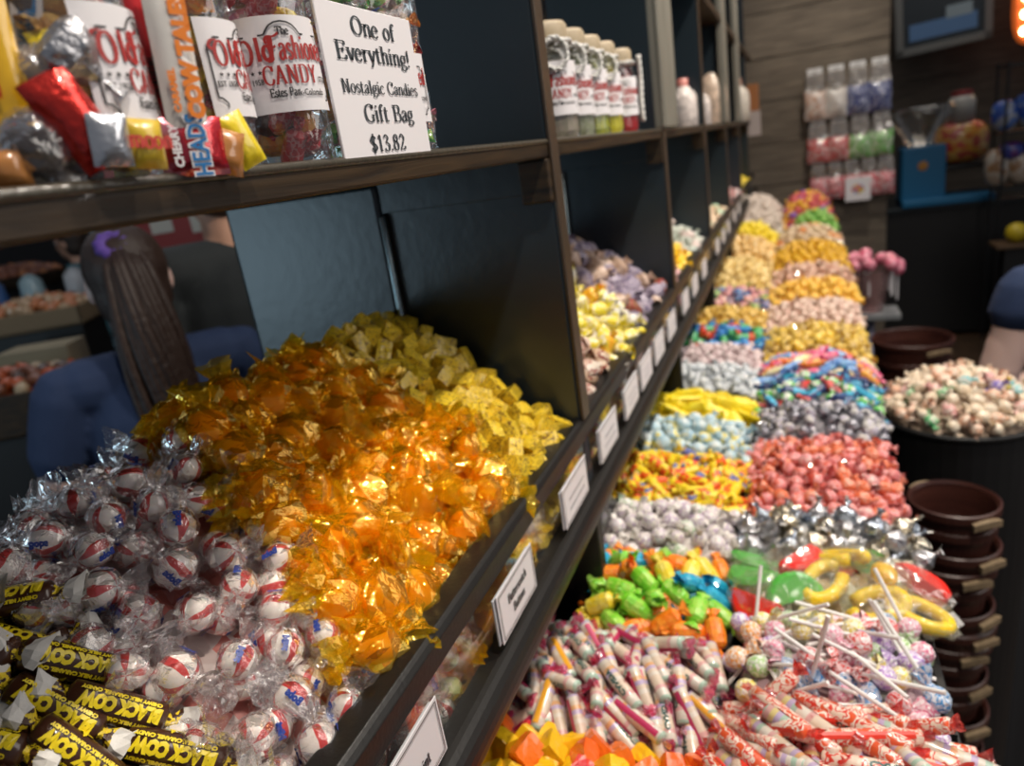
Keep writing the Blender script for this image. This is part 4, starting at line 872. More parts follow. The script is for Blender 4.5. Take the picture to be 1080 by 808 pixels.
# thin black partitions between the bins
for y in (.462, .612, .755, .886, 1.046, 1.196, 1.37, 1.5, 1.64, 1.82, 2.04, 2.26, 2.7, 3.1, 3.41):
    mb = MB(); mb.box(-.33, -.076, y - .0012, y + .0012, uz(-.575), uz(-.506)); cp('bin_partition', mb, M_black, 0)
for y in (.545, .663, .765, .87, 1.122, 1.256, 1.411, 1.561, 1.8, 2.06, 2.24, 2.5, 2.95, 3.3, 3.62):
    mb = MB(); mb.box(-.07, edge_x(y), y - .0012, y + .0012, uz(-.575), uz(-.508)); cp('bin_partition', mb, M_black, 0)
# ================================================================ things on the eye-level shelf
SH = H + .0115
def emblem(w=.062, h=.047):
    """the printed shop label: outline, red script name, small lines; returns {ink: (verts, faces)} on a w x h sheet centred at 0"""
    bl, rd = [], []
    def frame(s, t):
        a, b = w / 2 * s, h / 2 * s - .002; c = .0045
        pts = [(-a, -b + c), (-a + c * .4, -b + c), (-a + c, -b + c * .4), (-a + c, -b), (a - c, -b), (a - c, -b + c * .4), (a - c * .4, -b + c), (a, -b + c), (a, b - 2 * c), (a - c * .5, b - 1.8 * c), (a - c, b - 1.5 * c), (a - c, b - c), (.010, b - c)]
        pts += [(.009 * math.cos(q), b - c + .0065 * math.sin(q)) for q in [math.pi * i / 8 for i in range(1, 8)]]
        pts += [(-.010, b - c), (-a + c, b - c), (-a + c, b - 1.5 * c), (-a + c * .5, b - 1.8 * c), (-a, b - 2 * c), (-a, -b + c)]
        o = ([], []); 
        for i in range(len(pts) - 1): ribbon([pts[i], pts[i + 1]], t, t, o)
        return o
    bl.append(frame(.94, .0009))
    bl.append(shift(nib_text('The', .0045, .2, .1, 0, .9), 0, .0150))
    rd.append(shift(nib_text(['o^', 'l', 'd'], .0125, .185, .075, 0, .92), -.0165, .0022)); rd.append(shift(nib_text(['f^', 'a', 's', 'h', 'i', 'o', 'n', 'e', 'd'], .0125, .185, .075, 0, .66), .0095, .0022))
    rd.append(shift(nib_text('CANDY', .0098, .16, .065, .1, .88), .0010, -.0105))
    bl.append(shift(sans_text('EST 1958', .0042, .8, .0001), -.0215, -.0098)); bl.append(shift(sans_text('STORE', .0042, .8, .0001), .0235, -.0098))
    bl.append(shift(nib_text('Estes Pa', .0046, .2, .1, 0, .8), -.006, -.0172)); bl.append(shift(nib_text('rk-Colorado' if False else 'r', .0046, .2, .1, 0, .8), .0022, -.0172))
    bl.append(shift(sans_text('k-Colorado', .0048, .8, .0001), .0115, -.0172))
    for k in range(3):
        for sx in (-.0245, .0205):
            c = (sx + k * .0042, -.0035); st = [(c[0] + .0015 * (1 if i % 2 == 0 else .42) * math.sin(i * math.pi / 5), c[1] + .0015 * (1 if i % 2 == 0 else .42) * math.cos(i * math.pi / 5)) for i in range(10)] + [c]
            if sx < 0: bl.append((st, [(i, (i + 1) % 10, 10) for i in range(10)]))
    return merge(*bl), merge(*rd)
EMB = emblem()
def wrap_label(root, R, phi0, zc, w=.066, h=.051, s=1.0, cx=0, cy=0):
    """sheet glued round a bag of radius R; phi0 = direction its middle faces"""
    def on(off): return lambda u, v: (cx + (R + off) * math.cos(phi0 + u * s / R), cy + (R + off) * math.sin(phi0 + u * s / R), zc + v * s)
    n = 26; m = MB(); vs = [on(.0008)(-w / 2 + w * i / n, -h / 2 + h * j / 4) for i in range(n + 1) for j in range(5)]; m.add(vs, grid_faces(n + 1, 5, False))
    l = m.obj('printed_label', M_white, root, fix=False, smooth=True); l['label'] = 'white shop label with red and black lettering'
    lay(EMB[0], on(.0014)).obj('black_lettering', M_ink, l, fix=False); lay(EMB[1], on(.0014)).obj('red_lettering', M_redink, l, fix=False)
def loc_x(px, py, X=XF - .002):
    r = ray(px, py); r = r * X / r[0]; return Vector((r[0], r[1], r[2] + H))
fillers = [mints[0], ambers[0], yc[0], simple('wrapped_toffee', [(.5, .25, .05), (.65, .4, .1)], 'chew', .026, .009, 300, far=False), simple('red_toffee', [(.6, .03, .04), (.75, .3, .3), (.6, .03, .04)], 'chew', .028, .008, 301, far=False), simple('purple_gum', [(.25, .06, .32), (.3, .1, .4)], 'ball', .019, .0095, 302, far=False), simple('lemon_toffee', [(.82, .66, .02), (.85, .7, .1)], 'chew', .026, .009, 303, far=False),
           simple('silver_mint', [(.6, .6, .62), (.4, .4, .42)], 'ball', .022, .010, 304, far=False, metal=.8, coat=1), simple('orange_toffee', [(.85, .3, .02), (.85, .45, .1)], 'chew', .024, .009, 305, far=False), simple('green_gum', [(.1, .5, .08), (.3, .6, .1)], 'ball', .02, .0095, 306, far=False), simple('pink_gum', [(.75, .25, .35), (.8, .6, .6)], 'roll', .028, .0065, 307, far=False), simple('cocoa_ball', [(.035, .016, .009), (.06, .03, .015)], 'ball', .022, .0125, 308, far=False, coat=1)]
BAGF = film('bag_cellophane', (.98, .98, .98), refl=.03, haze=.05, nscale=60, rough=.05)
def gift_bag(*a, s=.83, **k): return _gift_bag(*a, **k, s=s)
def _gift_bag(px, depth, R, phi_label, label, zc, contents, where, seed, hgt=.15, n=26, phis=(-140, 60), lab=True, fl=None, s=.83):
    zc = at(px + 10, zc, (depth or .455) - R).z
    c = at(px, 150, depth) if depth else Vector((-.272, .452, 0)); c.z = SH; rg = random.Random(seed)
    b = tag(empty('gift_bag', c), label, 'bag', None)
    m = MB(); nn = 26; rows = 12; vs = []
    for i in range(rows + 1):
        z = hgt * i / rows; r = R * (1 if i < 9 else 1 - .22 * (i - 8) ** 1.2 / 2.2)
        for j in range(nn):
            t = 2 * math.pi * j / nn; k = 1 + rg.uniform(-.035, .035); vs.append((r * k * math.cos(t), r * k * math.sin(t), z + .001))
    fs = grid_faces(rows + 1, nn); fs.append(tuple(range(nn))); m.add(vs, fs); m.obj('clear_bag', BAGF, b, fix=False, smooth=False)['label'] = 'clear cellophane bag'
    if lab: wrap_label(b, R * 1.03, math.radians(phi_label), zc - SH, s=s)
    k = 0
    for z in np.arange(.010, hgt - .03, .0125):
        for a in np.arange(phis[0], phis[1], math.degrees(.016 / (R - .011))):
            aa = math.radians(a + rg.uniform(-10, 10)); rr = R - .0135; pr = rg.choice(fl or fillers); o = use(pr)
            o.matrix_world = Matrix.Translation(c + Vector((rr * math.cos(aa), rr * math.sin(aa), z + rg.uniform(-.004, .004)))) @ Matrix.Rotation(aa, 4, 'Z') @ Euler((rg.uniform(0, 6.3), rg.gauss(0, .5), math.pi / 2 + rg.gauss(0, .8))).to_matrix().to_4x4() @ Matrix.Scale(.7, 4)
            tag(o, o.data.name.split('.')[0].replace('_', ' ') + ' inside the ' + where, 'candy', o.data.name.split('.')[0].replace('_', ' ') + 's inside the ' + where)
    return b, c
bagA, cA = gift_bag(92, .262, .0262, 29, 'clear gift bag with white label, silver and red foil candies below it', 68, None, 'leftmost labelled gift bag', 1, fl=[fillers[i] for i in (7, 6, 11, 4, 3, 7)], s=.80)
bagB, cB = gift_bag(218, .315, .0225, 30, 'clear gift bag with white label and a blue lettered candy box below it', 72, None, 'middle gift bag', 2, fl=[fillers[i] for i in (4, 3, 6, 4, 8)], s=.76)
bagC, cC = gift_bag(306, .36, .0215, -34, 'clear gift bag left of the price sign with its whole label showing', 68, None, 'gift bag left of the price sign', 3, fl=[fillers[i] for i in (5, 10, 4, 10, 6, 4, 8, 11)])
bagD, cD = gift_bag(412, 0, .043, -30, 'large clear gift bag standing behind the price sign', 85, None, 'gift bag behind the price sign', 4, fl=[fillers[i] for i in (9, 4, 8, 10, 0, 10, 7)])
# a bright packet and caramel at the left edge, foil pieces showing at the front of the first bag
def put(o, px, py, depth, rot, label, cat_='candy'):
    P = at(px, py, depth); o.matrix_world = Matrix.Translation(P) @ Euler(rot).to_matrix().to_4x4(); tag(o, label, cat_); return o
CAMROT = Matrix(((RW[0, 0], -RW[0, 1], -RW[0, 2]), (RW[1, 0], -RW[1, 1], -RW[1, 2]), (RW[2, 0], -RW[2, 1], -RW[2, 2]))).to_euler()
AZ = math.radians(-36)    # the packets face the aisle and the near end of the shelf
def facing(deg_az, lean=0, rollv=0):      # local X to the right along the packet, local Z up, local Y away from its face
    a = math.radians(deg_az); return Matrix.Rotation(a + math.pi / 2, 4, 'Z') @ Matrix.Rotation(lean, 4, 'X') @ Matrix.Rotation(rollv, 4, 'Y')
def packet(name, w, h, t, mats, px, py, depth, az, label, rollv=0, seed=0, cat_='candy', bulge=.4, lean=0):
    m = MB(); nx, nz = 8, 10; rg = random.Random(seed); vs = []
    for s in (-1, 1):
        for i in range(nx + 1):
            for j in range(nz + 1):
                u, v = 2 * i / nx - 1, 2 * j / nz - 1; k = (1 - abs(u) ** 3) * (1 - abs(v) ** 4)
                vs.append((u * w / 2, s * (t / 2 * k + .0002) + rg.uniform(-.0003, .0003) * k, v * h / 2))
    q = (nx + 1) * (nz + 1); fs = []
    for s in (0, 1):
        for i in range(nx):
            for j in range(nz):
                a = s * q + i * (nz + 1) + j; fs.append((a, a + 1, a + nz + 2, a + nz + 1))
    m.add(vs, fs); o = m.obj(name, mats, smooth=True)
    P = at(px, py, depth); o.matrix_world = Matrix.Translation(P) @ facing(az, lean, rollv); tag(o, label, cat_); return o
def letter_on(o, t, t_off, mat, name='lettering', lab=None, vert=False, bulge=0, w=1):
    fn = (lambda u, v: (u, -t_off, v)) if not vert else (lambda u, v: (-v, -t_off, u))
    l = lay(t, fn).obj(name, mat, o, fix=False)
    if lab: l['label'] = lab
    return l
foil_red = plain('red_foil', (.62, .03, .02), .25, metal=.7, nscale=120, nstr=1, ndist=.002, coat=.6)
pk = packet('yellow_candy_packet', .015, .055, .006, plain('yellow_packet_film', (.72, .42, .015), .25, nscale=80, nstr=.6, ndist=.001, coat=1), -6, 70, .222, -38, 'yellow packet with red lettering at the left end of the shelf', .06, 2)
letter_on(pk, shift(nib_text('Peanut' if False else 'Caramel' if False else 'Butte', .008, .2, .1, .1), 0, 0), .0048, plain('red_print', (.5, .02, .01), .4), vert=True, lab='red lettering')
packet('caramel_square', .012, .012, .010, plain('caramel', (.45, .19, .05), .25, coat=1, nscale=60), 8, 178, .225, -38, 'light brown caramel square at the foot of the yellow packet', 0, 3)
k = proto_kiss(310, M_silver); k.name = 'silver_foil_kiss'
P = at(52, 45, .232); k.matrix_world = Matrix.Translation(P) @ facing(-38) @ Matrix.Rotation(2.4, 4, 'Y') @ Matrix.Scale(1.15, 4); tag(k, 'crumpled silver foil drop at the top left of the first gift bag', 'candy')
tg = MB(); tg.box(-.0045, .0045, -.0002, .0002, -.015, .015); tgo = tg.obj('paper_ribbon', M_white); tgo.matrix_world = Matrix.Translation(at(28, 22, .232)) @ facing(-38, 0, .28); tag(tgo, 'white paper ribbon with blue lettering at the top left of the shelf', 'ribbon')
letter_on(tgo, shift(sans_text('KISSES', .0065, .9, .0003), 0, -.0024), .0004, plain('blue_ink', (.01, .16, .42), .4), vert=True)
def ballat(name, col, r, px, py, depth, label, coat=1, rough=.2):
    m = MB(); m.add(*sphere(r, 10, 16)); o = m.obj(name, plain('glaze_' + name, col, rough, coat=coat), smooth=True); o.location = at(px, py, depth)
    w = MB(); w.add(*shell(r * 1.1, 8, 13, .12, int(px), 1.02)); w.add(*at_x(fan(.012, .003, .009, 13, .4, 5, .5, 1, 3), r * .9)); w.obj('wrapper', C_film, o, fix=False)
    o.rotation_euler = (.3, 1.2, .4); return tag(o, label, 'candy')
ballat('tan_ball', (.28, .20, .12), .0085, 44, 78, .232, 'greyish tan glazed ball in the first gift bag')
ballat('dark_chocolate_ball', (.02, .011, .007), .0105, 38, 152, .232, 'dark chocolate ball at the bottom of the first gift bag')
packet('yellow_twist_packet', .017, .022, .006, plain('lemon_foil', (.8, .62, .02), .3, coat=.8, nscale=60, nstr=1, ndist=.002), 73, 66, .236, -30, 'yellow packet tucked left of the first shop label', -.2, 8)
packet('red_foil_bar', .0165, .032, .010, foil_red, 80, 128, .232, -32, 'crimson foil bar leaning below the first shop label', -.42, 9)
packet('silver_foil_packet', .0125, .017, .006, plain('silver_packet', (.6, .62, .66), .25, metal=.8, nscale=90, nstr=1, ndist=.002), 116, 148, .234, -25, 'silver foil packet below the first shop label', .1, 10)
q = packet('yellow_candy_box', .014, .017, .009, plain('mustard_card', (.6, .42, .03), .35, coat=.5), 152, 152, .246, -15, 'mustard yellow packet with red script at the bottom right of the first gift bag', .1, 11)
letter_on(q, shift(nib_text('moon', .006, .22, .1, 0), 0, -.002), .0053, plain('red_print', (.5, .02, .01), .4), lab='red script')
q = packet('red_barcode_packet', .008, .050, .004, plain('red_card', (.55, .02, .03), .35, coat=.6), 153, 50, .262, -20, 'narrow red packet with a barcode between the first two gift bags', .04, 12)
br = MB(); rg0 = random.Random(3); z = -.018
while z < -.004: d = rg0.uniform(.0003, .0009); br.box(-.002, .0035, -.0029, -.0026, z, z + d); z += d + rg0.uniform(.0003, .0007)
br.obj('barcode', M_ink, q)
q = packet('caramel_stick', .0155, .062, .008, plain('white_stick_film', (.70, .68, .64), .3, coat=.9, nscale=50, nstr=.5), 184, 62, .262, -24, 'tall white wrapped stick with orange lettering between the first two gift bags', .07, 13)
letter_on(q, shift(sans_text('COW TALES', .0082, .95, .0006), 0, -.0055), .0048, plain('orange_print', (.75, .2, .01), .4), vert=True, lab='orange lettering')
letter_on(q, shift(sans_text('CARAMEL', .0035, 1, .0002), -.012, .0030), .0048, plain('orange_print', (.75, .2, .01), .4), vert=True)
q = packet('cherry_candy_packet', .026, .022, .010, spots('cherry_foil', [(.55, .02, .03), (.35, .02, .04), (.6, .2, .25)], 60, .25, coat=1, metal=.5), 203, 155, .272, -24, 'red foil candy packet with blue lettering at the foot of the second gift bag', .05, 14)
letter_on(q, shift(sans_text('HEADS', .0092, .8, .0009), 0, -.0035), .0054, M_white, vert=True); letter_on(q, shift(sans_text('HEADS', .0092, .8, .0002), 0, -.0035), .0058, plain('blue_ink', (.01, .16, .42), .4), vert=True, lab='blue lettering with a white outline')
letter_on(q, shift(sans_text('CHERRY', .0045, .9, .0002), 0, .0065), .0054, M_white, vert=True)
packet('caramel_chew', .016, .018, .010, plain('caramel', (.45, .19, .05), .25), 237, 160, .285, -24, 'golden brown caramel at the foot of the second gift bag', .3, 15)
packet('serrated_lemon_packet', .012, .022, .006, plain('lemon_foil', (.8, .62, .02), .3), 255, 148, .292, -20, 'lemon yellow packet with serrated edge in the second gift bag', -.35, 16)
# ---- price sign
yS0, yS1, zS0, zS1 = .331, .431, SH + .001, H + .0905
m = MB(); m.box(-.0018, 0, yS0, yS1, zS0, zS1); sg = m.obj('price_sign', M_white, loc=(XF + .001, 0, 0), bevel=.0004, seg=1)
tag(sg, 'white card price sign standing at the front of the eye-level shelf', 'sign')
ink = plain('charcoal_ink', (.045, .055, .065), .5)
def sign_line(s, cap, width, cy_, z, thick=.145):
    t = nib_text(s, cap, thick, .06, .12); c = width / t[2]
    lay([[(a * c, b) for a, b in t[0]], t[1]], lambda u, v: (.0005, cy_ + u, z + v)).obj('lettering', ink, sg, fix=False)
ym = .382
sign_line('One of', .0092, .047, ym + .003, H + .0762); sign_line('Everything!', .0092, .080, ym, H + .0628); sign_line('Nostalgic Candies', .0068, .084, ym + .001, H + .0462, .13)
sign_line('Gift Bag', .0092, .056, ym + .004, H + .0312); sign_line('$13.82', .0088, .040, ym - .004, H + .0152)
# ---- price cards clipped on the lower rail
def price_card(y0, y1, lines, label, tilt=0, back=True):
    e = empty('price_card', (XF + .0095, (y0 + y1) / 2, H - .3475)); w = (y1 - y0) / 2; e.rotation_euler = (tilt, 0.0, 0); tag(e, label, 'label')
    m = MB(); m.box(-.0008, 0, -w, w, 0, .0425); m.obj('card', M_white, e, bevel=.0003, seg=1)
    if back: m = MB(); m.box(-.0032, -.0018, -w - .0028, w - .004, .001, .041); m.obj('card_holder', plain('holder_plastic', (.5, .5, .52), .25), e, bevel=.0003, seg=1)
    m = MB(); o = ([], [])
    for a, b, c, d in ((-w + .0025, .0025, w - .0025, .0025), (w - .0025, .0025, w - .0025, .040), (w - .0025, .040, -w + .0025, .040), (-w + .0025, .040, -w + .0025, .0025)): ribbon([(a, b), (c, d)], .0006, .0006, o)
    for a, b, c, d in ((-w + .004, .004, w - .004, .004), (w - .004, .004, w - .004, .0385), (w - .004, .0385, -w + .004, .0385), (-w + .004, .0385, -w + .004, .004)): ribbon([(a, b), (c, d)], .00025, .00025, o)
    lay(o, lambda u, v: (.0004, u, v)).obj('border', M_ink, e, fix=False)
    if not lines:
        rg = random.Random(int(y0 * 999)); o = ([], [])
        for z in (.024, .014):
            x = -w * rg.uniform(.45, .7)
            while x < w * .6: d = rg.uniform(.002, .006); ribbon([(x, z), (x + d, z)], .0022, .0022, o); x += d + .0016
        lay(o, lambda u, v: (.0005, u, v)).obj('faint_print', plain('grey_print', (.35, .35, .38), .5), e, fix=False)
    for s, cap, z in lines:
        t = nib_text(s, cap, .2, .07, .1, .86); lay(t, lambda u, v: (.0005, u, v + z)).obj('lettering', ink, e, fix=False)
    return e
price_card(.218, .296, [('Peppermint', .0085, .011)], 'white bordered price card nearest the photographer under the peppermints', .02)
price_card(.395, .473, [('Butterscotch', .0078, .0235), ('Buttons', .0078, .0115)], 'white price card under the amber candies, lettered in two lines')
price_card(.564, .648, [('B t O h', .0078, .0235), ('Honey', .0078, .0115)][:0], 'white price card under the yellow chews')
names = ['just past the first partition', 'second past the first partition', 'under the yellow and white chews', 'under the lilac candies', 'just before the second partition', 'just past the second partition', 'under the golden candies', 'under the pale green candies']
for i, y in enumerate((.709, .845, .955, 1.075, 1.21, 1.40, 1.56, 1.75)): price_card(y, y + .085, [], 'white price card ' + names[i], RG.uniform(-.03, .03))
for i, y in enumerate((2.1, 2.3, 2.5, 2.8, 3.05)): tag(price_card(y, y + .09, [], ''), 'small pale price card on the far stretch of the bottom rail', 'label', 'far price cards')
# ---- jars of candy with rope handles in the second bay
GL = film('jar_glass', (.97, .98, .97), refl=.05, haze=.0, nscale=4, rough=.03)
def rope(pts, r, parent, name='rope_handle', mat=None):
    m = MB(); n = len(pts); P = [Vector(p) for p in pts]
    for s in (0, math.pi):
        q = []
        for i, p in enumerate(P):
            d = (P[min(i + 1, n - 1)] - P[max(i - 1, 0)]).normalized(); u = d.orthogonal().normalized(); w_ = d.cross(u); a = i * .9 + s; q.append(p + (u * math.cos(a) + w_ * math.sin(a)) * r * .6)
        m.add(*path_tube(q, r * .65, 6))
    o = m.obj(name, mat or plain('white_rope', (.62, .62, .60), .7), parent, smooth=True); o['label'] = 'white twisted rope'; return o
def jar(px, y, col, label, tail=False, R=.034, hgt=.125, fillh=.085):
    e = tag(empty('candy_jar', (XF - .040, y, SH)), label, 'jar')
    pr = [(.0, .001), (R * .92, .001), (R, .006), (R, hgt * .68), (R * .92, hgt * .76), (R * .78, hgt * .80), (R * .78, hgt * .86)]
    m = MB(); m.add(*lathe(pr, 28)); m.obj('glass_jar', GL, e, smooth=True, fix=False)
    m = MB(); m.add(*lathe([(R * .86, hgt * .84), (R * .88, hgt * .86), (R * .88, hgt * .97), (R * .8, hgt), (.0005, hgt)], 28)); m.obj('lid', plain('tan_lid', (.36, .29, .19), .5), e, smooth=True)
    m = MB(); m.add(*lathe([(.0005, .003), (R * .88, .003), (R * .93, .01), (R * .93, fillh * .9), (R * .7, fillh), (.0005, fillh + .004)], 20)); 
    rg = random.Random(int(px)); m.v = [(x * (1 + rg.uniform(-.05, .03)), yy * (1 + rg.uniform(-.05, .03)), z) for x, yy, z in m.v]; m.obj('candy_filling', spots('filling_%d' % px, col, 140, .3, coat=.8), e)
    def on(off): return lambda u, v: ((R + off) * math.cos(-.85 + u / R), (R + off) * math.sin(-.85 + u / R), .055 + v)
    l = MB(); n = 24; l.add([on(.0006)(-.036 + .072 * i / n, -.028 + .056 * j) for i in range(n + 1) for j in (0, 1)], grid_faces(n + 1, 2, False)); lo = l.obj('printed_label', M_white, e, fix=False, smooth=True)
    lay(EMB[0], on(.001)).obj('black_lettering', M_ink, lo, fix=False); lay(EMB[1], on(.001)).obj('red_lettering', M_redink, lo, fix=False)
    a = -.9; ring = [(R * .95 * math.cos(t), R * .95 * math.sin(t), hgt * .83) for t in [2 * math.pi * i / 60 for i in range(61)]]
    rope(ring, .0024, e, 'neck_rope')
    cx_, cy_ = (R + .004) * math.cos(a), (R + .004) * math.sin(a)
    if not tail: rope([(cx_ - .014 * math.sin(a) * math.cos(t) , cy_ + .014 * math.cos(a) * math.cos(t), hgt * .83 - .014 + .016 * math.sin(t)) for t in [2 * math.pi * i / 44 for i in range(45)]], .0026, e)
    else: rope([((R + .006) * math.cos(-.1 + .05 * math.sin(i * .2)), (R + .006) * math.sin(-.1) + .012 + .003 * math.sin(i * .15), hgt * .9 - i * .0026) for i in range(38)], .0034, e)
    return e
jar(1, .825, [(.45, .40, .3), (.5, .42, .34)], 'glass candy jar half hidden behind the first partition')
jar(2, .90, [(.42, .44, .28), (.5, .5, .36)], 'glass candy jar with olive grey filling, second in the row of jars')
jar(3, .98, [(.62, .62, .03), (.5, .55, .1)], 'glass candy jar with yellow green filling, in the middle of the row of jars')
jar(4, 1.065, [(.80, .72, .01), (.84, .76, .05)], 'glass candy jar with bright yellow filling beside the red one')
jar(5, 1.18, [(.66, .02, .02), (.55, .02, .02)], 'glass candy jar with red filling and a hanging rope tail', True)
# ---- small bottles further along
def bottle(px, py, X, label, R=.03, h=.10, body=(.7, .62, .58), top=(.5, .18, .15), name='gift_bottle', neck=False):
    P = loc_x(px, py, X); e = tag(empty(name, (P.x, P.y, SH)), label, 'bottle')
    m = MB(); m.add(*lathe([(.0005, .001), (R * .9, .001), (R, .006), (R, h * .6), (R * .9, h * .72), (R * .35, h * .9), (R * .3, h)], 20)); m.obj('body', spots('bottle_%d' % px, [body, tuple(c * .7 for c in body), tuple(min(1, c * 1.15) for c in body)], 40, .3), e, smooth=True)
    m = MB(); m.add(*lathe([(R * .42, h * .86), (R * .42, h * 1.04), (.0005, h * 1.06)], 14)); m.obj('cap', plain('cap_%d' % px, top, .35), e, smooth=True)
    if neck: m = MB(); m.add(*[(a, b) for a, b in [sphere(R * .34, 8, 12)]][0]); k = m.obj('knob', plain('chrome', (.7, .7, .7), .2, metal=1), e, smooth=True); k.location = (0, 0, h * 1.18)
    return e
bottle(722, 125, -.26, 'small white oval bottle with a rosy cap, left of a matching one', .034, .115)
bottle(737, 122, -.26, 'small white oval bottle with a rosy cap beside the tall peach one', .036, .11)
bottle(752, 120, -.26, 'taller peach bottle with a red neck and silver knob', .05, .20, (.72, .55, .42), (.5, .03, .03), neck=True)
bottle(778, 115, -.26, 'pale bottle at the far end of the eye-level shelf', .06, .2, (.66, .6, .52), (.3, .15, .1))
P = loc_x(740, 18, -.30); m = MB(); m.add(*sphere(.045, 8, 12)); o = m.obj('amber_glass_ornament', plain('amber_ornament', (.45, .25, .05), .15, coat=1), smooth=True); o.location = (P.x, P.y, H + .397); tag(o, 'small round amber ornament on the high shelf', 'ornament')
# ================================================================ people
SKIN = plain('skin', (.52, .30, .22), .5, sss=.15)
def caps(m, a, b, ra, rb, fa=1.0, n=12):
    """tapered limb piece with rounded ends"""
    a = Vector(a); b = Vector(b); d = b - a; L = d.length; q = d.to_track_quat('X', 'Z').to_matrix().to_4x4()
    prof = [(-ra * .95, ra * .3), (-ra * .7, ra * .72), (0, ra), (L * .5, (ra + rb) / 2 * 1.02), (L, rb), (L + rb * .7, rb * .72), (L + rb * .95, rb * .3)]
    vs, fs = tube(prof, n); M = Matrix.Translation(a) @ q; m.add([tuple(M @ Vector((x, y, z * fa))) for x, y, z in vs], fs)
def ellips(m, c, rx, ry, rz, rot=None):
    vs, fs = sphere(1, 10, 16, rx, ry, rz)
    if rot is not None: vs = [tuple(rot @ Vector(v)) for v in vs]
    m.add([(x + c[0], y + c[1], z + c[2]) for x, y, z in vs], fs)
def remesh(m, name, mat, parent, voxel=.008, smooth=4):
    o = m.obj(name + '_raw', mat); md = o.modifiers.new('r', 'REMESH'); md.mode = 'VOXEL'; md.voxel_size = voxel; md.use_smooth_shade = True
    sm = o.modifiers.new('s', 'SMOOTH'); sm.iterations = smooth; sm.factor = .5
    bpy.context.view_layer.update()
    me = bpy.data.meshes.new_from_object(o.evaluated_get(bpy.context.evaluated_depsgraph_get())); bpy.data.objects.remove(o)
    me.name = name; me.materials.clear(); me.materials.append(mat); q = bpy.data.objects.new(name, me); COL.objects.link(q); q.parent = parent
    me.polygons.foreach_set('use_smooth', [True] * len(me.polygons)); return q
def hand(m, w, d, side):
    """palm, four unequal curled fingers and a thumb; w wrist, d direction"""
    w = Vector(w); d = Vector(d).normalized(); s = d.cross(Vector((0, 1, 0))).normalized() * side; f = d.cross(s).normalized()
    s = Vector((0, 1, 0)) if s.length < .1 else s
    side_v = Vector((0, 1, 0)); nrm = d.cross(side_v).normalized() * side
    caps(m, w, w + d * .075, .024, .030, .55)
    for i, (o, L) in enumerate(((-.028, .066), (-.010, .076), (.010, .071), (.027, .056))):
        p0 = w + d * .082 + side_v * o; p1 = p0 + (d * .9 - nrm * .25).normalized() * L * .5; p2 = p1 + (d * .6 - nrm * .8).normalized() * L * .5
        caps(m, p0, p1, .0092, .0085, n=8); caps(m, p1, p2, .0085, .0072, n=8)
    t0 = w + d * .025 + side_v * .026; t1 = t0 + (d * .6 + side_v * .8).normalized() * .034; t2 = t1 + (d * .95 + side_v * .2).normalized() * .028
    caps(m, t0, t1, .012, .0105, n=8); caps(m, t1, t2, .0105, .0085, n=8)
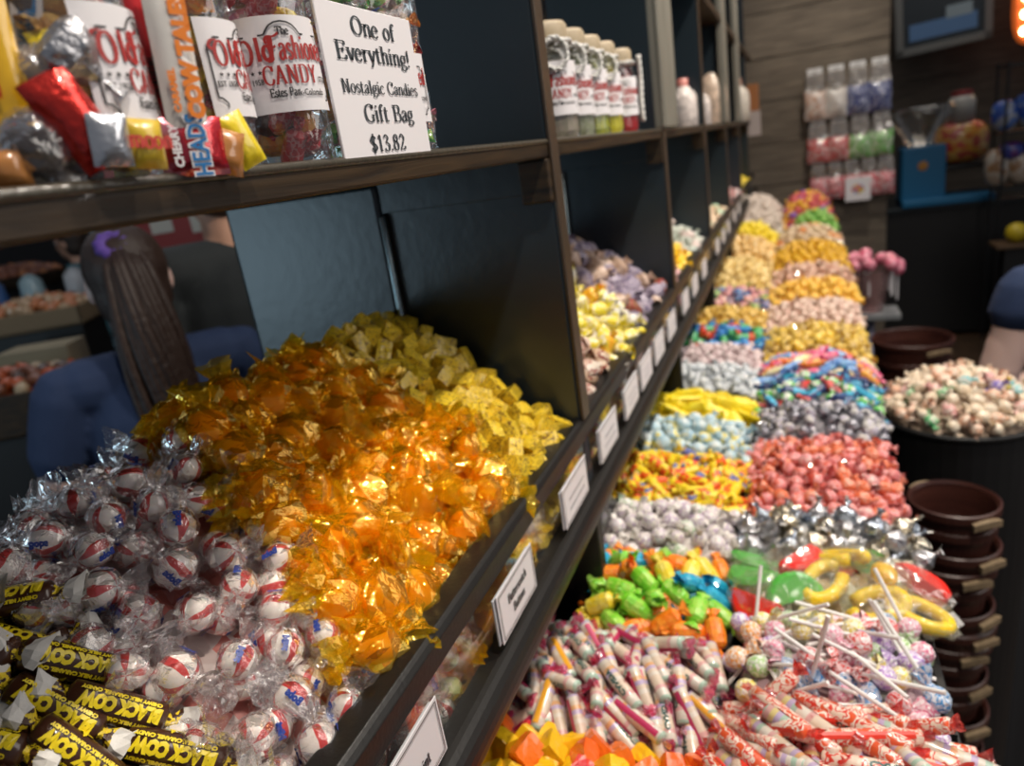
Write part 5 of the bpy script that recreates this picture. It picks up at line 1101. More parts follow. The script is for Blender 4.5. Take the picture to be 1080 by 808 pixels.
def person(name_label, loc, yaw, hgt, shirt, trousers, hair_col, style='ponytail', arms=None, sleeve=.55, head_turn=0, vox=.009, skin=SKIN, scr=None, wide=1.0):
    """stands at loc facing local +Y"""
    e = tag(empty('person', loc, yaw), name_label, 'person'); e.scale = (hgt / 1.68 * wide, hgt / 1.68 * wide, hgt / 1.68)
    arms = arms or {-1: ((-.215, -.01, 1.10), (-.20, .06, .86)), 1: ((.215, -.01, 1.10), (.20, .06, .86))}
    b = MB(); sh = MB(); tr = MB(); shoe = MB()
    ellips(b, (0, -.005, 1.24), .155, .10, .19); ellips(b, (0, 0, 1.05), .13, .095, .15); ellips(b, (0, 0, .94), .165, .115, .12)
    caps(b, (-.15, -.01, 1.385), (.15, -.01, 1.385), .048, .048); caps(b, (0, -.012, 1.38), (0, .012, 1.50), .056, .050)
    # head with face
    T = Matrix.Rotation(head_turn, 3, 'Z'); hc = Vector((0, .025, 1.575))
    def hp(x, y, z): v = T @ Vector((x, y, z)); return tuple(v + hc)
    ellips(b, hp(0, -.005, .02), .074, .092, .095); ellips(b, hp(0, .022, -.035), .056, .066, .068, T); ellips(b, hp(0, .05, -.085), .026, .024, .02, T)
    caps(b, hp(0, .083, .012), hp(0, .102, -.026), .009, .013, n=8)
    ellips(b, hp(0, .082, -.056), .022, .010, .007, T); ellips(b, hp(-.030, .080, .026), .022, .008, .007, T); ellips(b, hp(.030, .080, .026), .022, .008, .007, T)
    for s in (-1, 1): ellips(b, hp(s * .077, -.005, -.005), .011, .018, .031, T)
    for s in (-1, 1):
        el, wr = arms[s]; S = (s * .185, -.01, 1.375)
        caps(b, S, el, .046, .038); caps(b, el, wr, .038, .026); hand(b, wr, (Vector(wr) - Vector(el)), s)
        k = Vector(S).lerp(Vector(el), sleeve + .35); caps(sh, S, k, .060, .062)
        caps(b, (s * .09, 0, .9), (s * .10, .01, .49), .082, .056); caps(b, (s * .10, .01, .49), (s * .105, -.015, .09), .052, .036); caps(b, (s * .105, -.02, .05), (s * .115, .13, .035), .036, .032, .8)
        caps(tr, (s * .09, 0, .9), (s * .10, .01, .49), .098, .076); caps(tr, (s * .10, .01, .49), (s * .105, -.01, .10), .072, .060)
        caps(shoe, (s * .105, -.035, .045), (s * .117, .155, .038), .044, .040, .8)
    body = remesh(b, 'body', skin, e, vox)
    ellips(sh, (0, -.005, 1.24), .178, .122, .20); ellips(sh, (0, 0, 1.05), .155, .12, .2); caps(sh, (-.15, -.01, 1.38), (.15, -.01, 1.38), .062, .062); ellips(sh, (0, 0, .95), .185, .135, .10)
    remesh(sh, 't_shirt', shirt, e, vox)
    ellips(tr, (0, 0, .93), .178, .128, .12); remesh(tr, 'trousers', trousers, e, vox); remesh(shoe, 'shoes', plain('dark_shoe_leather', (.02, .018, .018), .45), e, vox)
    hm = plain('hair_%d' % int(hair_col[0] * 1000), hair_col, .6, nscale=60, nstr=.8, ndist=.004)
    h = MB(); ellips(h, hp(0, -.022, .032), .084, .094, .096, T); ellips(h, hp(0, -.035, -.02), .078, .070, .09, T)
    ho = remesh(h, 'hair', hm, e, vox, 2)
    for s in (-1, 1):
        ey = MB(); ey.add(*sphere(.0105, 8, 10)); eo = ey.obj('eye', plain('eye_white', (.7, .7, .7), .2), e, loc=hp(s * .03, .076, .012), smooth=True)
        ir = MB(); ir.add(*sphere(.0055, 6, 8)); ir.obj('iris', plain('iris_brown', (.05, .025, .01), .2), eo, loc=tuple(T @ Vector((0, .0065, 0))), smooth=True)
    if style == 'ponytail':
        rg = random.Random(5); p = MB(); top = Vector(hp(0, -.082, .070))
        for i in range(70):
            a = rg.uniform(0, 6.28); r = rg.uniform(0, 1) ** .5; pts = []; L = rg.uniform(.46, .58)
            for k in range(10):
                t = k / 9; w_ = .026 + .036 * math.sin(min(1, t * 1.5) * math.pi / 2) * (1 - .45 * t)
                pts.append(top + Vector((math.cos(a + t) * r * w_ * 1.15, -.035 * math.sin(min(1, t * 3) * math.pi / 2) - .015 * t + math.sin(a + t) * r * w_ * .7, .02 * math.sin(min(1, t * 4) * math.pi) - L * t)))
            p.add(*path_tube(pts, [.006 + .006 * math.sin(math.pi * min(1, k / 9 * 1.1 + .12)) for k in range(9)] + [.002], 6))
        p.obj('ponytail', hm, ho, smooth=True)['label'] = 'long dark brown ponytail'
        q = MB(); R0 = .021; top = top + Vector((-.014, .004, .012)); q.add(*path_tube([(R0 * math.cos(t) + top.x, top.y - .004 + .5 * R0 * math.sin(t), top.z + R0 * math.sin(t) * .8) for t in [2 * math.pi * i / 20 for i in range(21)]], [.012 + .004 * (i % 2) for i in range(21)], 8))
        q.obj('hair_scrunchie', plain('purple_scrunchie', (.085, .04, .26), .7), ho, smooth=True)['label'] = 'purple scrunchie'
    return e
def feet(px, py, depth, rel, hgt):        # where the feet are when the point seen at px,py is rel*hgt above the floor
    P = at(px, py, depth); return P
navy = plain('navy_cotton', (.011, .027, .080), .85, nscale=30, nstr=.3, ndist=.006); jeans = plain('dark_denim', (.02, .03, .055), .8)
pale = plain('fair_skin', (.60, .42, .37), .5, sss=.15)
P = at(138, 300, 1.36); hh = (P.z) / .935; print('woman head', P, hh)
person('person seen from behind in a navy t-shirt with a long brown ponytail and purple scrunchie', (P.x, P.y, 0), math.atan2(P.x * -1, P.y) + .05, hh, navy, jeans, (.022, .009, .005), 'ponytail', {-1: ((-.275, .03, 1.10), (-.27, .22, .98)), 1: ((.265, .05, 1.12), (.22, .26, 1.0))}, .12, 0, .008, pale)
black = plain('black_cotton', (.010, .014, .016), .85, nscale=30, nstr=.3, ndist=.006)
P2 = at(236, 226, 1.55); print('man', P2)
person('person in a black t-shirt partly hidden behind the blue partition', (P2.x, P2.y, 0), math.atan2(-P2.x, P2.y) + .3, P2.z / .885, black, jeans, (.05, .03, .02), 'short', None, .5, .3, .009, plain('tan_skin', (.50, .28, .19), .5))
P3 = Vector((.80, 2.05, 0))
person('short person at the right edge in a navy top with one bare arm hanging', (.735, 2.02, 0), .1, 1.33, navy, jeans, (.05, .03, .02), 'short', {-1: ((-.262, -.03, .99), (-.13, .19, .93)), 1: ((.23, -.02, 1.08), (.2, .1, .86))}, -.12, 0, .009, pale, wide=1.45)
teal = plain('teal_cotton', (.05, .16, .19), .85)
P4 = at(92, 300, 4.5); P4.z = 0
person('person in a teal top browsing the far shelves, one arm reaching down', (P4.x, P4.y, 0), 1.9, 1.55, teal, jeans, (.03, .02, .015), 'short', {-1: ((-.25, .05, 1.12), (-.22, .25, .98)), 1: ((.25, .05, 1.12), (.3, .25, .98))}, .5, 0, .011, plain('tan_skin', (.50, .28, .19), .5))
# ================================================================ behind the shelving: the left side of the shop
def crate_of_candy(px, py, depth, w, d, h, label, cols, box, grp, yaw=0, nm='candy_crate', size=.028, cnt_=60, legs=True):
    P = at(px, py, depth); top = P.z; e = tag(empty(nm, (P.x, P.y, 0), yaw), label, 'crate')
    m = MB(); t = .015
    m.box(-w / 2, w / 2, -d / 2, d / 2, top - h, top - h + t); m.box(-w / 2, w / 2, -d / 2, -d / 2 + t, top - h, top); m.box(-w / 2, w / 2, d / 2 - t, d / 2, top - h, top); m.box(-w / 2, -w / 2 + t, -d / 2, d / 2, top - h, top); m.box(w / 2 - t, w / 2, -d / 2, d / 2, top - h, top)
    m.obj('crate_box', box, e, bevel=.003)
    if legs: m = MB(); m.box(-w / 2 + .01, w / 2 - .01, -d / 2 + .01, d / 2 - .01, 0, top - h); m.obj('stand', M_black, e, bevel=.004)
    rg = random.Random(int(px * 7 + py)); M = e.matrix_basis.copy() if False else Matrix.Translation((P.x, P.y, 0)) @ Matrix.Rotation(yaw, 4, 'Z')
    fz = lambda x, y: top - .01 + .05 * (1 - (2 * x / w) ** 2) * (1 - (2 * y / d) ** 2)
    pr = [simple(nm + '_sweet_%d' % i, [c, tuple(min(1, k * 1.25) for k in c)], 'ball', size * 1.5, size * .75, 400 + i + int(px), coat=.8) for i, c in enumerate(cols)]
    for (x, y, z) in poisson(fz, (-w / 2 + .02, w / 2 - .02), const(-d / 2 + .02), const(d / 2 - .02), size * 1.15, rg=rg)[:cnt_]:
        o = use(rg.choice(pr)); o.matrix_world = M @ Matrix.Translation((x, y, z)) @ Euler((rg.uniform(0, 6), rg.uniform(0, 6), 0)).to_matrix().to_4x4(); tag(o, 'wrapped candy heaped in ' + grp, 'candy', 'candies in ' + grp)
    m = MB(); nn = 10; m.add([(-w / 2 + .015 + (w - .03) * i / nn, -d / 2 + .015 + (d - .03) * j / nn, fz(-w / 2 + w * i / nn, -d / 2 + d * j / nn) - size * .6) for i in range(nn + 1) for j in range(nn + 1)], grid_faces(nn + 1, nn + 1, False)); m.xf(M)
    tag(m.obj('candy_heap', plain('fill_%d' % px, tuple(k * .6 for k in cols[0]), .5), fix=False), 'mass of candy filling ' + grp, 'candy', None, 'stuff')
    return e
yw = -.9
kraft = plain('kraft_board', (.22, .16, .09), .7)
crate_of_candy(18, 405, 2.3, .42, .34, .14, 'dark crate of orange and brown wrapped candy at the far left', [(.40, .07, .01), (.06, .03, .02), (.42, .32, .2), (.16, .05, .02)], M_board, 'the orange and brown crate', .6)
crate_of_candy(42, 325, 3.0, .40, .3, .08, 'pale shallow crate of peach candy on the middle left', [(.42, .14, .04), (.40, .26, .14)], kraft, 'the peach crate', .6, 'peach_crate')
crate_of_candy(20, 290, 3.6, .36, .3, .06, 'small dark tray of orange sweets below the eye-level shelf', [(.5, .18, .06), (.3, .1, .05)], M_board, 'the small orange tray', .6, 'sweet_tray')
def boxat(name, px, py, depth, w, d, h, mat, label, cat_, yaw=0, floor=False, bevel=.004, parts=None):
    P = at(px, py, depth); e = empty(name, (P.x, P.y, 0 if floor else P.z), yaw); tag(e, label, cat_)
    m = MB(); z1 = P.z if floor else h; m.box(-w / 2, w / 2, -d / 2, d / 2, 0, z1); m.obj('body', mat, e, bevel=bevel)
    return e
boxat('paper_sack', 52, 390, 2.75, .26, .16, .10, plain('buff_paper', (.30, .25, .16), .8), 'buff paper sack standing on the dark counter at the left', 'sack', .5)
boxat('dark_counter', 75, 425, 2.9, .7, .3, 1, M_black, 'long black counter behind the person with the ponytail', 'counter', .65, True)
# metal rack with bluish shelves
P = at(45, 300, 3.4); e = tag(empty('metal_rack', (P.x, P.y, 0), .6), 'pale blue metal rack at the far left behind the candy crates', 'rack')
steel = plain('pale_blue_steel', (.22, .36, .42), .35, metal=.3)
for x in (-.35, .35):
    for y in (-.15, .15): m = MB(); m.box(x - .02, x + .02, y - .02, y + .02, 0, 1.75); m.obj('rack_post', steel, e, bevel=.003)
for z in (.5, .95, 1.18, 1.6): m = MB(); m.box(-.35, .35, -.15, .15, z, z + .02); m.obj('rack_shelf', steel, e, bevel=.003)
for i, (x, c) in enumerate(((-.22, (.05, .12, .3)), (-.05, (.3, .42, .45)), (.15, (.55, .55, .55)))):
    m = MB(); m.add(*lathe([(.0005, 0), (.05, 0), (.055, .06), (.05, .13), (.02, .16), (.0005, .165)], 16)); o = m.obj('storage_jar', plain('storage_jar_%d' % i, c, .3, coat=.6), smooth=True)
    o.matrix_world = Matrix.Translation((P.x, P.y, 0)) @ Matrix.Rotation(.6, 4, 'Z') @ Matrix.Translation((x, 0, 1.2)); tag(o, ['dark blue', 'pale teal', 'white'][i] + ' jar on the metal rack', 'jar')
# red stand with chalkboard and notices
P = at(170, 300, 2.6); e = tag(empty('chalkboard_sign', (P.x, P.y, 0), 1.0), 'dark chalkboard in a red frame behind the ponytail', 'sign')
redf = plain('dark_red_frame', (.20, .018, .022), .5)
top = P.z + .10
m = MB(); m.box(-.17, .17, 0, .012, .75, top - .02); m.obj('board', plain('chalkboard', (.022, .034, .042), .6, nscale=20), e)
for b in ((-.20, -.17, .72, top), (.17, .20, .72, top), (-.2, .2, top - .03, top), (-.2, .2, .72, .75)): m = MB(); m.box(b[0], b[1], -.012, .02, b[2], b[3]); m.obj('frame_bar', redf, e, bevel=.002)
t = nib_text('0' if False else 'O', .07, .16, .1, 0, .8); l = lay(t, lambda u, v: (u + .05, -.002, v + top - .42)).obj('chalk_mark', plain('chalk', (.4, .42, .38), .9), e, fix=False)
m = MB(); m.box(-.03, .03, .01, .05, 0, .75); m.obj('stand', M_black, e, bevel=.002)
P = at(190, 252, 3.1); e = tag(empty('red_display_board', (P.x, P.y, 0), 1.0), 'dark red display board with pale notices pinned to it', 'board')
m = MB(); m.box(-.24, .30, 0, .03, .0, 1.75); m.obj('board', redf, e, bevel=.004)
for i, (x, z, w, h) in enumerate(((-.06, 1.53, .09, .13), (.10, 1.50, .08, .11), (-.20, 1.5, .06, .1), (.22, 1.34, .07, .12))):
    m = MB(); m.box(x - w / 2, x + w / 2, -.003, 0, z - h / 2, z + h / 2); m.obj('notice', plain('notice_paper', (.42, .42, .38), .8), e)
# ================================================================ right side: plank wall goods, counter, tubs
def peg_bag(x, z, w, h, cols, label, grp, tag_col=(.6, .6, .6)):
    e = empty('hanging_candy_bag', (x, 4.575, z)); tag(e, label, 'bag', grp)
    rg = random.Random(int(x * 1000 + z * 77)); nx, nz = 8, 10; vs = []
    for s in (-1, 1):
        for i in range(nx + 1):
            for j in range(nz + 1):
                u, v = 2 * i / nx - 1, 2 * j / nz - 1; k = (1 - abs(u) ** 3) * (1 - abs(v) ** 3); vs.append((u * w / 2 * (1 + rg.uniform(-.04, .06)), s * (.024 * k * rg.uniform(.6, 1.1) + .001) - .024, -h * .68 + v * h * .31 + (rg.uniform(-.012, .012) if j == nz else 0)))
    q = (nx + 1) * (nz + 1); fs = [(s * q + i * (nz + 1) + j, s * q + i * (nz + 1) + j + 1, s * q + (i + 1) * (nz + 1) + j + 1, s * q + (i + 1) * (nz + 1) + j) for s in (0, 1) for i in range(nx) for j in range(nz)]
    m = MB(); m.add(vs, fs); k = 'pegbag_%d_%d' % (int(cols[0][0] * 100), int(cols[0][2] * 100)); m.obj('filled_bag', spots(k, cols, 45, .25, coat=1), e, smooth=True, fix=False)
    m = MB(); tv = []
    for s in (-1, 1):
        for i in range(5):
            for j in range(5): tv.append(((i / 2 - 1) * w * (.46 - .06 * j / 4) * rg.uniform(.9, 1.08), s * (.014 * (1 - j / 4) * rg.uniform(.4, 1) + .001) - .022, -h * .37 + j / 4 * h * .37 * rg.uniform(.94, 1.06)))
    m.add(tv, [(s * 25 + i * 5 + j, s * 25 + i * 5 + j + 1, s * 25 + i * 5 + j + 6, s * 25 + i * 5 + j + 5) for s in (0, 1) for i in range(4) for j in range(4)]); m.obj('clear_bag_top', film('crinkled_bag_top', (.9, .88, .84), refl=.15, haze=.4, hazecol=(.6, .54, .48), nscale=40), e, fix=False)
    m = MB(); m.box(-w * .36, w * .36, -.003, .0, -.01, .030); m.obj('header_card', plain('header_card', tag_col, .5), e)
    m = MB(); m.add(*path_tube([(0, .02, .012), (0, -.05, .012), (0, -.055, .02)], .003, 6)); m.obj('peg', plain('peg_steel', (.4, .4, .4), .3, metal=1), e)
rows = [(-.10, .20, [((.50, .32, .24), (.62, .58, .54), 'white and orange'), ((.55, .50, .46), (.60, .58, .55), 'cream'), ((.03, .04, .16), (.30, .32, .42), 'navy'), ((.03, .04, .16), (.30, .32, .42), 'navy')], H + .205),
        (0, 0, [((.50, .05, .05), (.62, .50, .48), 'red'), ((.50, .05, .05), (.62, .50, .48), 'red'), ((.12, .38, .06), (.55, .58, .5), 'green'), ((.12, .38, .06), (.55, .58, .5), 'green')], H - .065),
        (0, 0, [((.58, .12, .14), (.62, .52, .52), 'pink'), ] * 5, H - .285)]
wd = {0: .108, 1: .108, 2: .086}
for r, (_, _, its, z) in enumerate(rows):
    n = len(its)
    for i, (c1, c2, nm) in enumerate(its):
        x = .065 + r * .012 + (i + .5) * (.43 / n) + .0
        peg_bag(x, z - .03 * i * .0, wd[r], (.245, .21, .20)[r], [c1, c2, c1], nm + ' bag hanging in the ' + ('top', 'middle', 'bottom')[r] + ' row on the plank wall', nm + ' bags in the ' + ('top', 'middle', 'bottom')[r] + ' row')
e = tag(empty('price_tag', (.335, 4.53, H - .44)), 'small white card with a coloured picture below the hanging bags', 'label')
m = MB(); m.box(-.065, .065, -.004, 0, -.065, .065); m.obj('card', M_white, e, bevel=.001); m = MB(); m.add(*[(v, f) for v, f in [sphere(.035, 5, 12, 1, .04, .8)]][0]); m.obj('picture', spots('tag_print', [(.6, .5, .1), (.6, .2, .15), (.2, .35, .6)], 25, .5), e, loc=(0, -.004, 0))
# cup of pink lollipops on a stand
C0 = (.268, 3.0); e = tag(empty('cup_stand', (C0[0], C0[1], 0)), 'narrow stand with a small shelf beside the counter end', 'stand')
m = MB(); m.add(*path_tube([(0, 0, 0), (0, 0, H - .79)], .017, 12)); m.obj('pole', plain('lilac_grey_metal', (.22, .22, .3), .4, metal=.3), e, smooth=True)
m = MB(); m.box(-.10, .10, -.07, .07, H - .79, H - .765); m.obj('small_shelf', plain('grey_metal', (.2, .21, .22), .4), e, bevel=.004); m = MB(); m.add(*lathe([(.0005, 0), (.13, 0), (.13, .015), (.0005, .02)], 24)); m.obj('foot', M_black, e)
e = tag(empty('clear_cup', (C0[0], C0[1], H - .765)), 'clear flared cup on the narrow stand', 'cup')
m = MB(); m.add(*lathe([(.0005, .001), (.045, .001), (.075, .16), (.073, .16), (.043, .004), (.0005, .004)], 24)); m.obj('cup_wall', film('cup_plastic', (.9, .8, .8), refl=.05, haze=.25, hazecol=(.5, .35, .35), nscale=5), e, fix=False)
pinkl = spots('pink_sucker', [(.55, .08, .16), (.65, .25, .32)], 60, .25, coat=1)
m = MB(); m.add(*sphere(.026, 8, 12)); pb = m.obj('pink_sucker', pinkl, smooth=True); m = MB(); m.add(*tube([(0, .003), (.12, .003)], 6)); m.obj('stick', M_white, pb, rot=(0, math.radians(90), 0))
rg = random.Random(2)
for i in range(22):
    o = use(pb); a = rg.uniform(0, 6.28); r = .095 * math.sqrt(rg.random()); o.location = (C0[0] + r * math.cos(a), C0[1] + r * math.sin(a), H - .60 + .06 * (1 - (r / .1) ** 2) + rg.uniform(-.01, .01)); o.rotation_euler = (0, 0, a); tag(o, 'dark pink round sucker in the clear cup on the stand', 'candy', 'pink suckers in the cup')
# black tub of salt-water taffy
def tub(cx_, cy_, zt, R, label, mat, nm='tub', h=None, taper=.88, rim=.006):
    e = tag(empty(nm, (cx_, cy_, 0)), label, 'tub'); z0 = zt - (h or zt)
    m = MB(); m.add(*lathe([(.0005, z0 + .001), (R * taper, z0 + .001), (R, zt), (R - rim, zt), (R * taper - rim, z0 + .02), (.0005, z0 + .02)], 36)); m.obj('tub_wall', mat, e, smooth=False)
    m = MB(); m.add(*path_tube([(R * math.cos(t), R * math.sin(t), zt) for t in [2 * math.pi * i / 36 for i in range(37)]], rim, 8)); m.obj('rim', mat, e, smooth=True); return e
TC, TZ, TR = (.292, 1.50), H - .60, .135
tub(TC[0], TC[1], TZ, TR, 'round black tub of mixed taffy standing beside the counter', M_black)
ft = lambda x, y: TZ + .003 + .008 + .07 * max(0, 1 - ((x - TC[0]) ** 2 + (y - TC[1]) ** 2) / TR ** 2) ** .8
GS = 1.1
tp = [(simple('cream_taffy_%s' % n, c, 'ball', .021, .0105, 500 + i, 110), w, n + ' taffy piled in the black tub') for i, (n, c, w) in enumerate((('cream', [(.72, .58, .42), (.76, .66, .52)], 5), ('peach', [(.72, .42, .28), (.76, .6, .48)], 2.5), ('pink', [(.68, .34, .32), (.74, .56, .5)], 1.5), ('green', [(.12, .5, .2), (.6, .65, .5)], .3), ('teal', [(.2, .5, .52), (.6, .65, .6)], .35), ('violet', [(.22, .16, .5), (.6, .5, .6)], .2), ('yellow', [(.8, .62, .08), (.75, .66, .4)], .3)))]
for o_, _, lb in tp: o_.name = 'taffy'
pts = [q for q in poisson(ft, (TC[0] - TR, TC[0] + TR), const(TC[1] - TR), const(TC[1] + TR), .0195, rg=RG) if (q[0] - TC[0]) ** 2 + (q[1] - TC[1]) ** 2 < (TR - .004) ** 2]
scatter(tp, pts, ft, RG, 'taffy', 'candy', 'taffies in the black tub', .7)
GS = 1.0
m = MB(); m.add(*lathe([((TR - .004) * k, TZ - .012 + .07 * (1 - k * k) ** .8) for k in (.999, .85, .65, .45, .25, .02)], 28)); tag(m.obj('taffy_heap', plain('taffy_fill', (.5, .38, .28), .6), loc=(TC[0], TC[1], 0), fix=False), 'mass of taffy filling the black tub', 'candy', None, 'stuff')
# stacked dark brown baskets with pale wooden handles
maroon = wood('stained_splint', (.035, .010, .008), (.075, .024, .016), 6, (1, 1, 8), .4)
handle = wood('pale_wood_handle', (.16, .11, .06), (.26, .19, .11), 12, (8, 1, 1), .6)
def basket(cx_, cy_, zb, R, h, label, grp=None, hrot=0):
    e = tag(empty('splint_basket', (cx_, cy_, zb), hrot), label, 'basket', grp)
    m = MB(); m.add(*lathe([(.0005, .001), (R * .84, .001), (R * .97, h * .94), (R * .94, h * .94), (R * .81, .006), (.0005, .006)], 40)); m.obj('basket_side', maroon, e, smooth=False)
    for z in (.97, .55): 
        m = MB(); rr = R * (.84 + .13 * z) + .002; m.add(*lathe([(rr, h * z - .011), (rr + .003, h * z - .008), (rr + .003, h * z + .004), (rr, h * z + .006), (rr - .003, h * z)], 40)); m.obj('hoop', maroon, e)
    for s in (0, math.pi):
        m = MB(); a0 = -1.05 + s; n = 7; m.add([((R + dr) * math.cos(a0 + .32 * (i / n - .5) * 2), (R + dr) * math.sin(a0 + .32 * (i / n - .5) * 2), h * .80 + dz + (.004 * math.sin(i / n * math.pi))) for i in range(n + 1) for dr, dz in ((.004, 0), (.013, 0), (.013, .011), (.004, .011))], grid_faces(n + 1, 4) + [(0, 1, 2, 3), (n * 4, n * 4 + 1, n * 4 + 2, n * 4 + 3)]); m.obj('handle', handle, e)['label'] = 'pale wooden handle'
    return e
hs = [0, .15, -.1, .3, .1, -.05, .2, .05, .1]
zs = [H - .66, H - .735, H - .765, H - .845, H - .88, H - .915, H - .99, H - 1.07, H - 1.15]
lab = ['topmost in the stack of dark brown splint baskets', 'second from the top in the stack of brown baskets', 'third from the top in the stack of brown baskets', 'fourth from the top in the stack of brown baskets', 'fifth from the top in the stack of brown baskets', 'sixth from the top in the stack of brown baskets', 'low basket in the stack, near the floor', 'low basket in the stack, near the floor', 'low basket in the stack, near the floor']
for i, z in enumerate(zs): basket(.232 + .004 * math.sin(i * 2), 1.19 + .003 * math.cos(i), z - .055, .064, .085, 'dark brown splint basket, ' + lab[i], 'brown splint baskets in one stack', hs[i])
boxat('basket_crate', 1, 1, .1, .01, .01, .01, M_black, 'x', 'x') if False else None
e = tag(empty('low_plinth', (.232, 1.19, 0)), 'black plinth carrying the stack of brown baskets', 'plinth'); m = MB(); m.add(*lathe([(.0005, 0), (.07, 0), (.066, H - 1.206), (.0005, H - 1.205)], 24)); m.obj('body', M_black, e)
basket(.335, 2.42, H - .86, .115, .15, 'wide dark brown splint basket behind the black tub')
e = tag(empty('black_drum', (.335, 2.42, 0)), 'black drum under the wide brown basket', 'drum'); m = MB(); m.add(*lathe([(.0005, 0), (.10, 0), (.105, H - .87), (.0005, H - .862)], 28)); m.obj('body', M_black, e)
# black cloth-covered stand beside the baskets
e = tag(empty('black_covered_table', (.40, 1.60, 0)), 'tall black cloth-covered stand to the right of the black tub', 'table')
m = MB(); rg = random.Random(6); n = 40; vs = []
for k, z in enumerate((0, .2, .45, H - .69, H - .672)):
    for j in range(n):
        t = 2 * math.pi * j / n; r = (.085 if k < 4 else .06) * (1 + .06 * math.sin(7 * t) * (1 - k / 4)); vs.append((r * math.cos(t), r * math.sin(t) * 1.4, z))
m.add(vs, grid_faces(5, n) + [tuple(range(4 * n, 5 * n))]); m.obj('cloth', plain('black_cloth', (.007, .007, .009), .9), e, smooth=True)
# back counter and what stands on it
e = tag(empty('service_counter', (1.25, 5.6, 0)), 'black service counter along the back wall', 'counter')
m = MB(); m.box(-.75, .75, -.3, .3, .02, H - .70); m.obj('cabinet', M_black, e, bevel=.005); m = MB(); m.box(-.77, .77, -.33, .33, H - .70, H - .67); m.obj('counter_top', plain('dark_counter_top', (.012, .018, .022), .3), e, bevel=.004)
blue = plain('cobalt_blue_enamel', (.008, .13, .28), .4)
e = tag(empty('blue_dispenser', (.80, 5.45, H - .67)), 'blue dispenser with a clear hopper on the back counter', 'dispenser')
m = MB(); m.box(-.15, .10, -.12, .12, .0, .37); m.obj('housing', blue, e, bevel=.01); m = MB(); m.box(-.15, .36, -.2, .14, 0, .045); m.obj('tray', blue, e, bevel=.008)
m = MB(); m.add(*lathe([(.07, .37), (.10, .40), (.19, .56), (.19, .61), (.17, .61)], 28)); m.obj('hopper', film('smoked_hopper', (.75, .72, .66), refl=.06, haze=.2, hazecol=(.2, .19, .17), nscale=3), e, smooth=True, fix=False, loc=(-.03, 0, 0))
m = MB(); m.add(*[(v, f) for v, f in [sphere(.03, 5, 12, 1, .1, 1)]][0]); m.obj('badge', plain('orange_badge', (.45, .2, .03), .5), e, loc=(-.03, -.122, .25))
e = tag(empty('display_riser', (1.02, 5.5, H - .67)), 'dark riser shelf on the back counter beside the blue dispenser', 'riser')
for x in (-.13, .20): m = MB(); m.box(x - .01, x + .01, -.1, .1, .045, .20); m.obj('leg', M_black, e)
m = MB(); m.box(-.16, .24, -.14, .14, .2, .23); m.obj('shelf', M_black, e, bevel=.004)
e = tag(empty('gift_basket', (1.0, 5.5, H - .44)), 'orange and red gift basket on the dark riser', 'basket')
m = MB(); m.add(*sphere(1, 12, 16, .155, .1, .13, 3.0)); m.v = [(x, y, z + .13) for x, y, z in m.v]; m.obj('wrapped_body', spots('gift_print', [(.50, .05, .03), (.6, .25, .03), (.6, .35, .08), (.45, .08, .05)], 11, .3, 30, coat=.6), e, smooth=True)
m = MB(); m.add(*lathe([(.0005, .0), (.075, 0), (.078, .13), (.06, .16), (.0005, .165)], 18)); m.obj('white_jar', plain('frosted_white', (.38, .37, .34), .4), e, smooth=True, loc=(0, 0, .25)); m = MB(); m.add(*lathe([(.06, 0), (.06, .03), (.0005, .035)], 16)); m.obj('jar_lid', plain('red_lid', (.25, .03, .03), .5), e, loc=(0, 0, .41))
# wire rack with blue bags at the right edge
e = tag(empty('wire_rack', (1.42, 5.08, 0)), 'dark wire rack at the right edge of the back wall', 'rack')
for x in (-.3, .3):
    for y in (-.12, .12): m = MB(); m.add(*path_tube([(x, y, 0), (x, y, H + .12)], .008, 6)); m.obj('upright', M_black, e)
for z in (H - .57, H - .26, H + .1): m = MB(); m.box(-.3, .3, -.12, .12, z - .012, z); m.obj('wire_shelf', M_black, e, bevel=.002)
rg = random.Random(9)
def pouch(x, y, z, w, h, c, label, grp):
    m = MB(); m.add(*sphere(1, 8, 12, w / 2, .05, h / 2, 3.0)); o = m.obj('candy_pouch', spots('pouch_%d_%d' % (c[0][0] * 100, c[0][2] * 100), c, 14, .3, 40, coat=.8), smooth=True); o.location = (x, y, z + h / 2); o.rotation_euler = (rg.uniform(-.1, .1), rg.uniform(-.3, .3), rg.uniform(-.2, .2)); tag(o, label, 'pouch', grp)
for i, x in enumerate((1.20, 1.32, 1.44, 1.56)): pouch(x - .06, 5.08, H - .255, .13, .17 + .03 * (i % 2), [(.02, .08, .42), (.05, .15, .5), (.35, .38, .45)], 'bright blue pouch on the middle shelf of the wire rack', 'blue pouches')
for i, x in enumerate((1.24, 1.36, 1.50)): pouch(x - .06, 5.06, H - .42, .12, .10, [(.14, .04, .2), (.03, .05, .3)], 'purple and blue pouch under the bright blue ones', 'purple pouches') 
for i, x in enumerate((1.18, 1.29, 1.41, 1.53)): pouch(x - .06, 5.08, H - .57, .13, .22, [(.42, .33, .25), (.5, .45, .38), (.35, .2, .1)], 'tan pouch on the lower shelf of the wire rack', 'tan pouches')
for i, x in enumerate((1.22, 1.33, 1.45)):
    m = MB(); m.add(*sphere(.055, 8, 12)); o = m.obj('lemon_yellow_ball', plain('ball_y_%d' % i, ((.55, .42, .02), (.35, .42, .22), (.5, .4, .03))[i], .4), smooth=True); o.location = (x - .06, 4.75, H - .80); tag(o, ['bright yellow', 'pale green', 'mustard yellow'][i] + ' round candy tin on the side ledge at the right', 'tin')
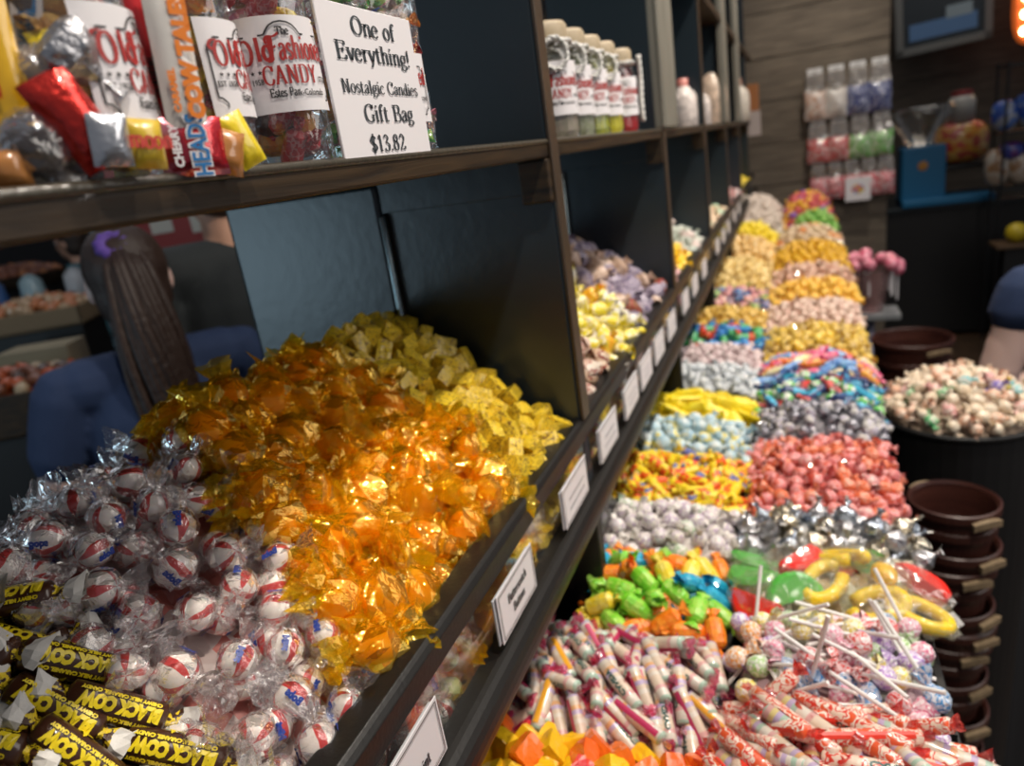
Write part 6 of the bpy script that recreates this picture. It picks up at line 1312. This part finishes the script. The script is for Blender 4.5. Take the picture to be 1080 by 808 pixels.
e = tag(empty('side_ledge', (1.30, 4.75, 0)), 'narrow dark ledge holding three round tins at the right', 'ledge'); m = MB(); m.box(-.25, .3, -.1, .1, H - .875, H - .855); m.obj('ledge_top', plain('brown_ledge', (.08, .045, .02), .5), e, bevel=.003); m = MB(); m.box(-.2, .25, -.05, .05, 0, H - .875); m.obj('support', M_black, e)
# framed screen and marquee sign on the back wall
e = tag(empty('framed_screen', (1.0, 6.3, H + .56)), 'pale framed dark screen hanging high on the back wall', 'screen'); e.rotation_euler = (.12, -.06, 0)
grey = plain('pewter_frame', (.14, .145, .14), .5)
for b in ((-.30, -.25, -.25, .25), (.25, .30, -.25, .25), (-.3, .3, -.25, -.20), (-.3, .3, .20, .25)): m = MB(); m.box(b[0], b[1], -.03, .03, b[2], b[3]); m.obj('frame_bar', grey, e, bevel=.004)
m = MB(); m.box(-.25, .25, -.01, .01, -.2, .2); m.obj('screen', plain('dark_screen', (.02, .028, .035), .3), e); m = MB(); m.box(-.21, .21, -.014, -.01, -.16, -.05); m.obj('picture_band', emitter('screen_glow_blue', (.018, .035, .065), 1.0), e); m = MB(); m.box(.02, .18, -.018, -.014, -.06, .02); m.obj('caption_block', emitter('screen_glow_grey', (.05, .06, .065), 1.0), e)
e = tag(empty('marquee_sign', (1.62, 6.2, H + .45)), 'orange red rounded marquee sign with a row of glowing bulbs', 'sign')
m = MB(); vs = []; n = 24
prf = [(.22 * (1 if abs(math.cos(t)) < 9 else 1) * math.copysign(abs(math.cos(t)) ** .4, math.cos(t)), .42 * math.copysign(abs(math.sin(t)) ** .5, math.sin(t))) for t in [2 * math.pi * i / n for i in range(n)]]
for y in (-.05, .05): vs += [(a, y, b + .2) for a, b in prf]
m.add(vs, [tuple(range(n)), tuple(range(n, 2 * n))] + [(i, (i + 1) % n, n + (i + 1) % n, n + i) for i in range(n)]); m.obj('sign_box', emitter('orange_red_glow', (.55, .10, .015), .55), e, bevel=.01)
for i in range(7):
    for s in (-1, 1): m = MB(); m.add(*sphere(.026, 8, 12)); m.obj('bulb', emitter('warm_bulb', (1, .75, .4), 14), e, smooth=True, loc=(s * .16, -.06, -.13 + i * .105))
# orange and white box hanging by the end of the shelf
e = tag(empty('orange_box', (-.235, 4.42, H + .03)), 'small orange box and white card at the far end of the shelves', 'box')
m = MB(); m.box(-.05, .06, -.05, .05, .03, .17); m.obj('box', plain('rust_orange_card', (.34, .13, .04), .6), e, bevel=.002); m = MB(); m.box(-.05, .07, -.055, -.05, -.1, .03); m.obj('card', plain('pale_card', (.42, .36, .34), .6), e)
# pieces of a kind that was prepared but never laid out are not part of the shop
stray = [o for o in COL.objects if o.parent is None and o.type in ('MESH', 'EMPTY') and 'label' not in o and 'kind' not in o]
gone = []
for o in stray:
    for c in o.children: gone += list(c.children) + [c]
    gone.append(o)
for o in gone: bpy.data.objects.remove(o)
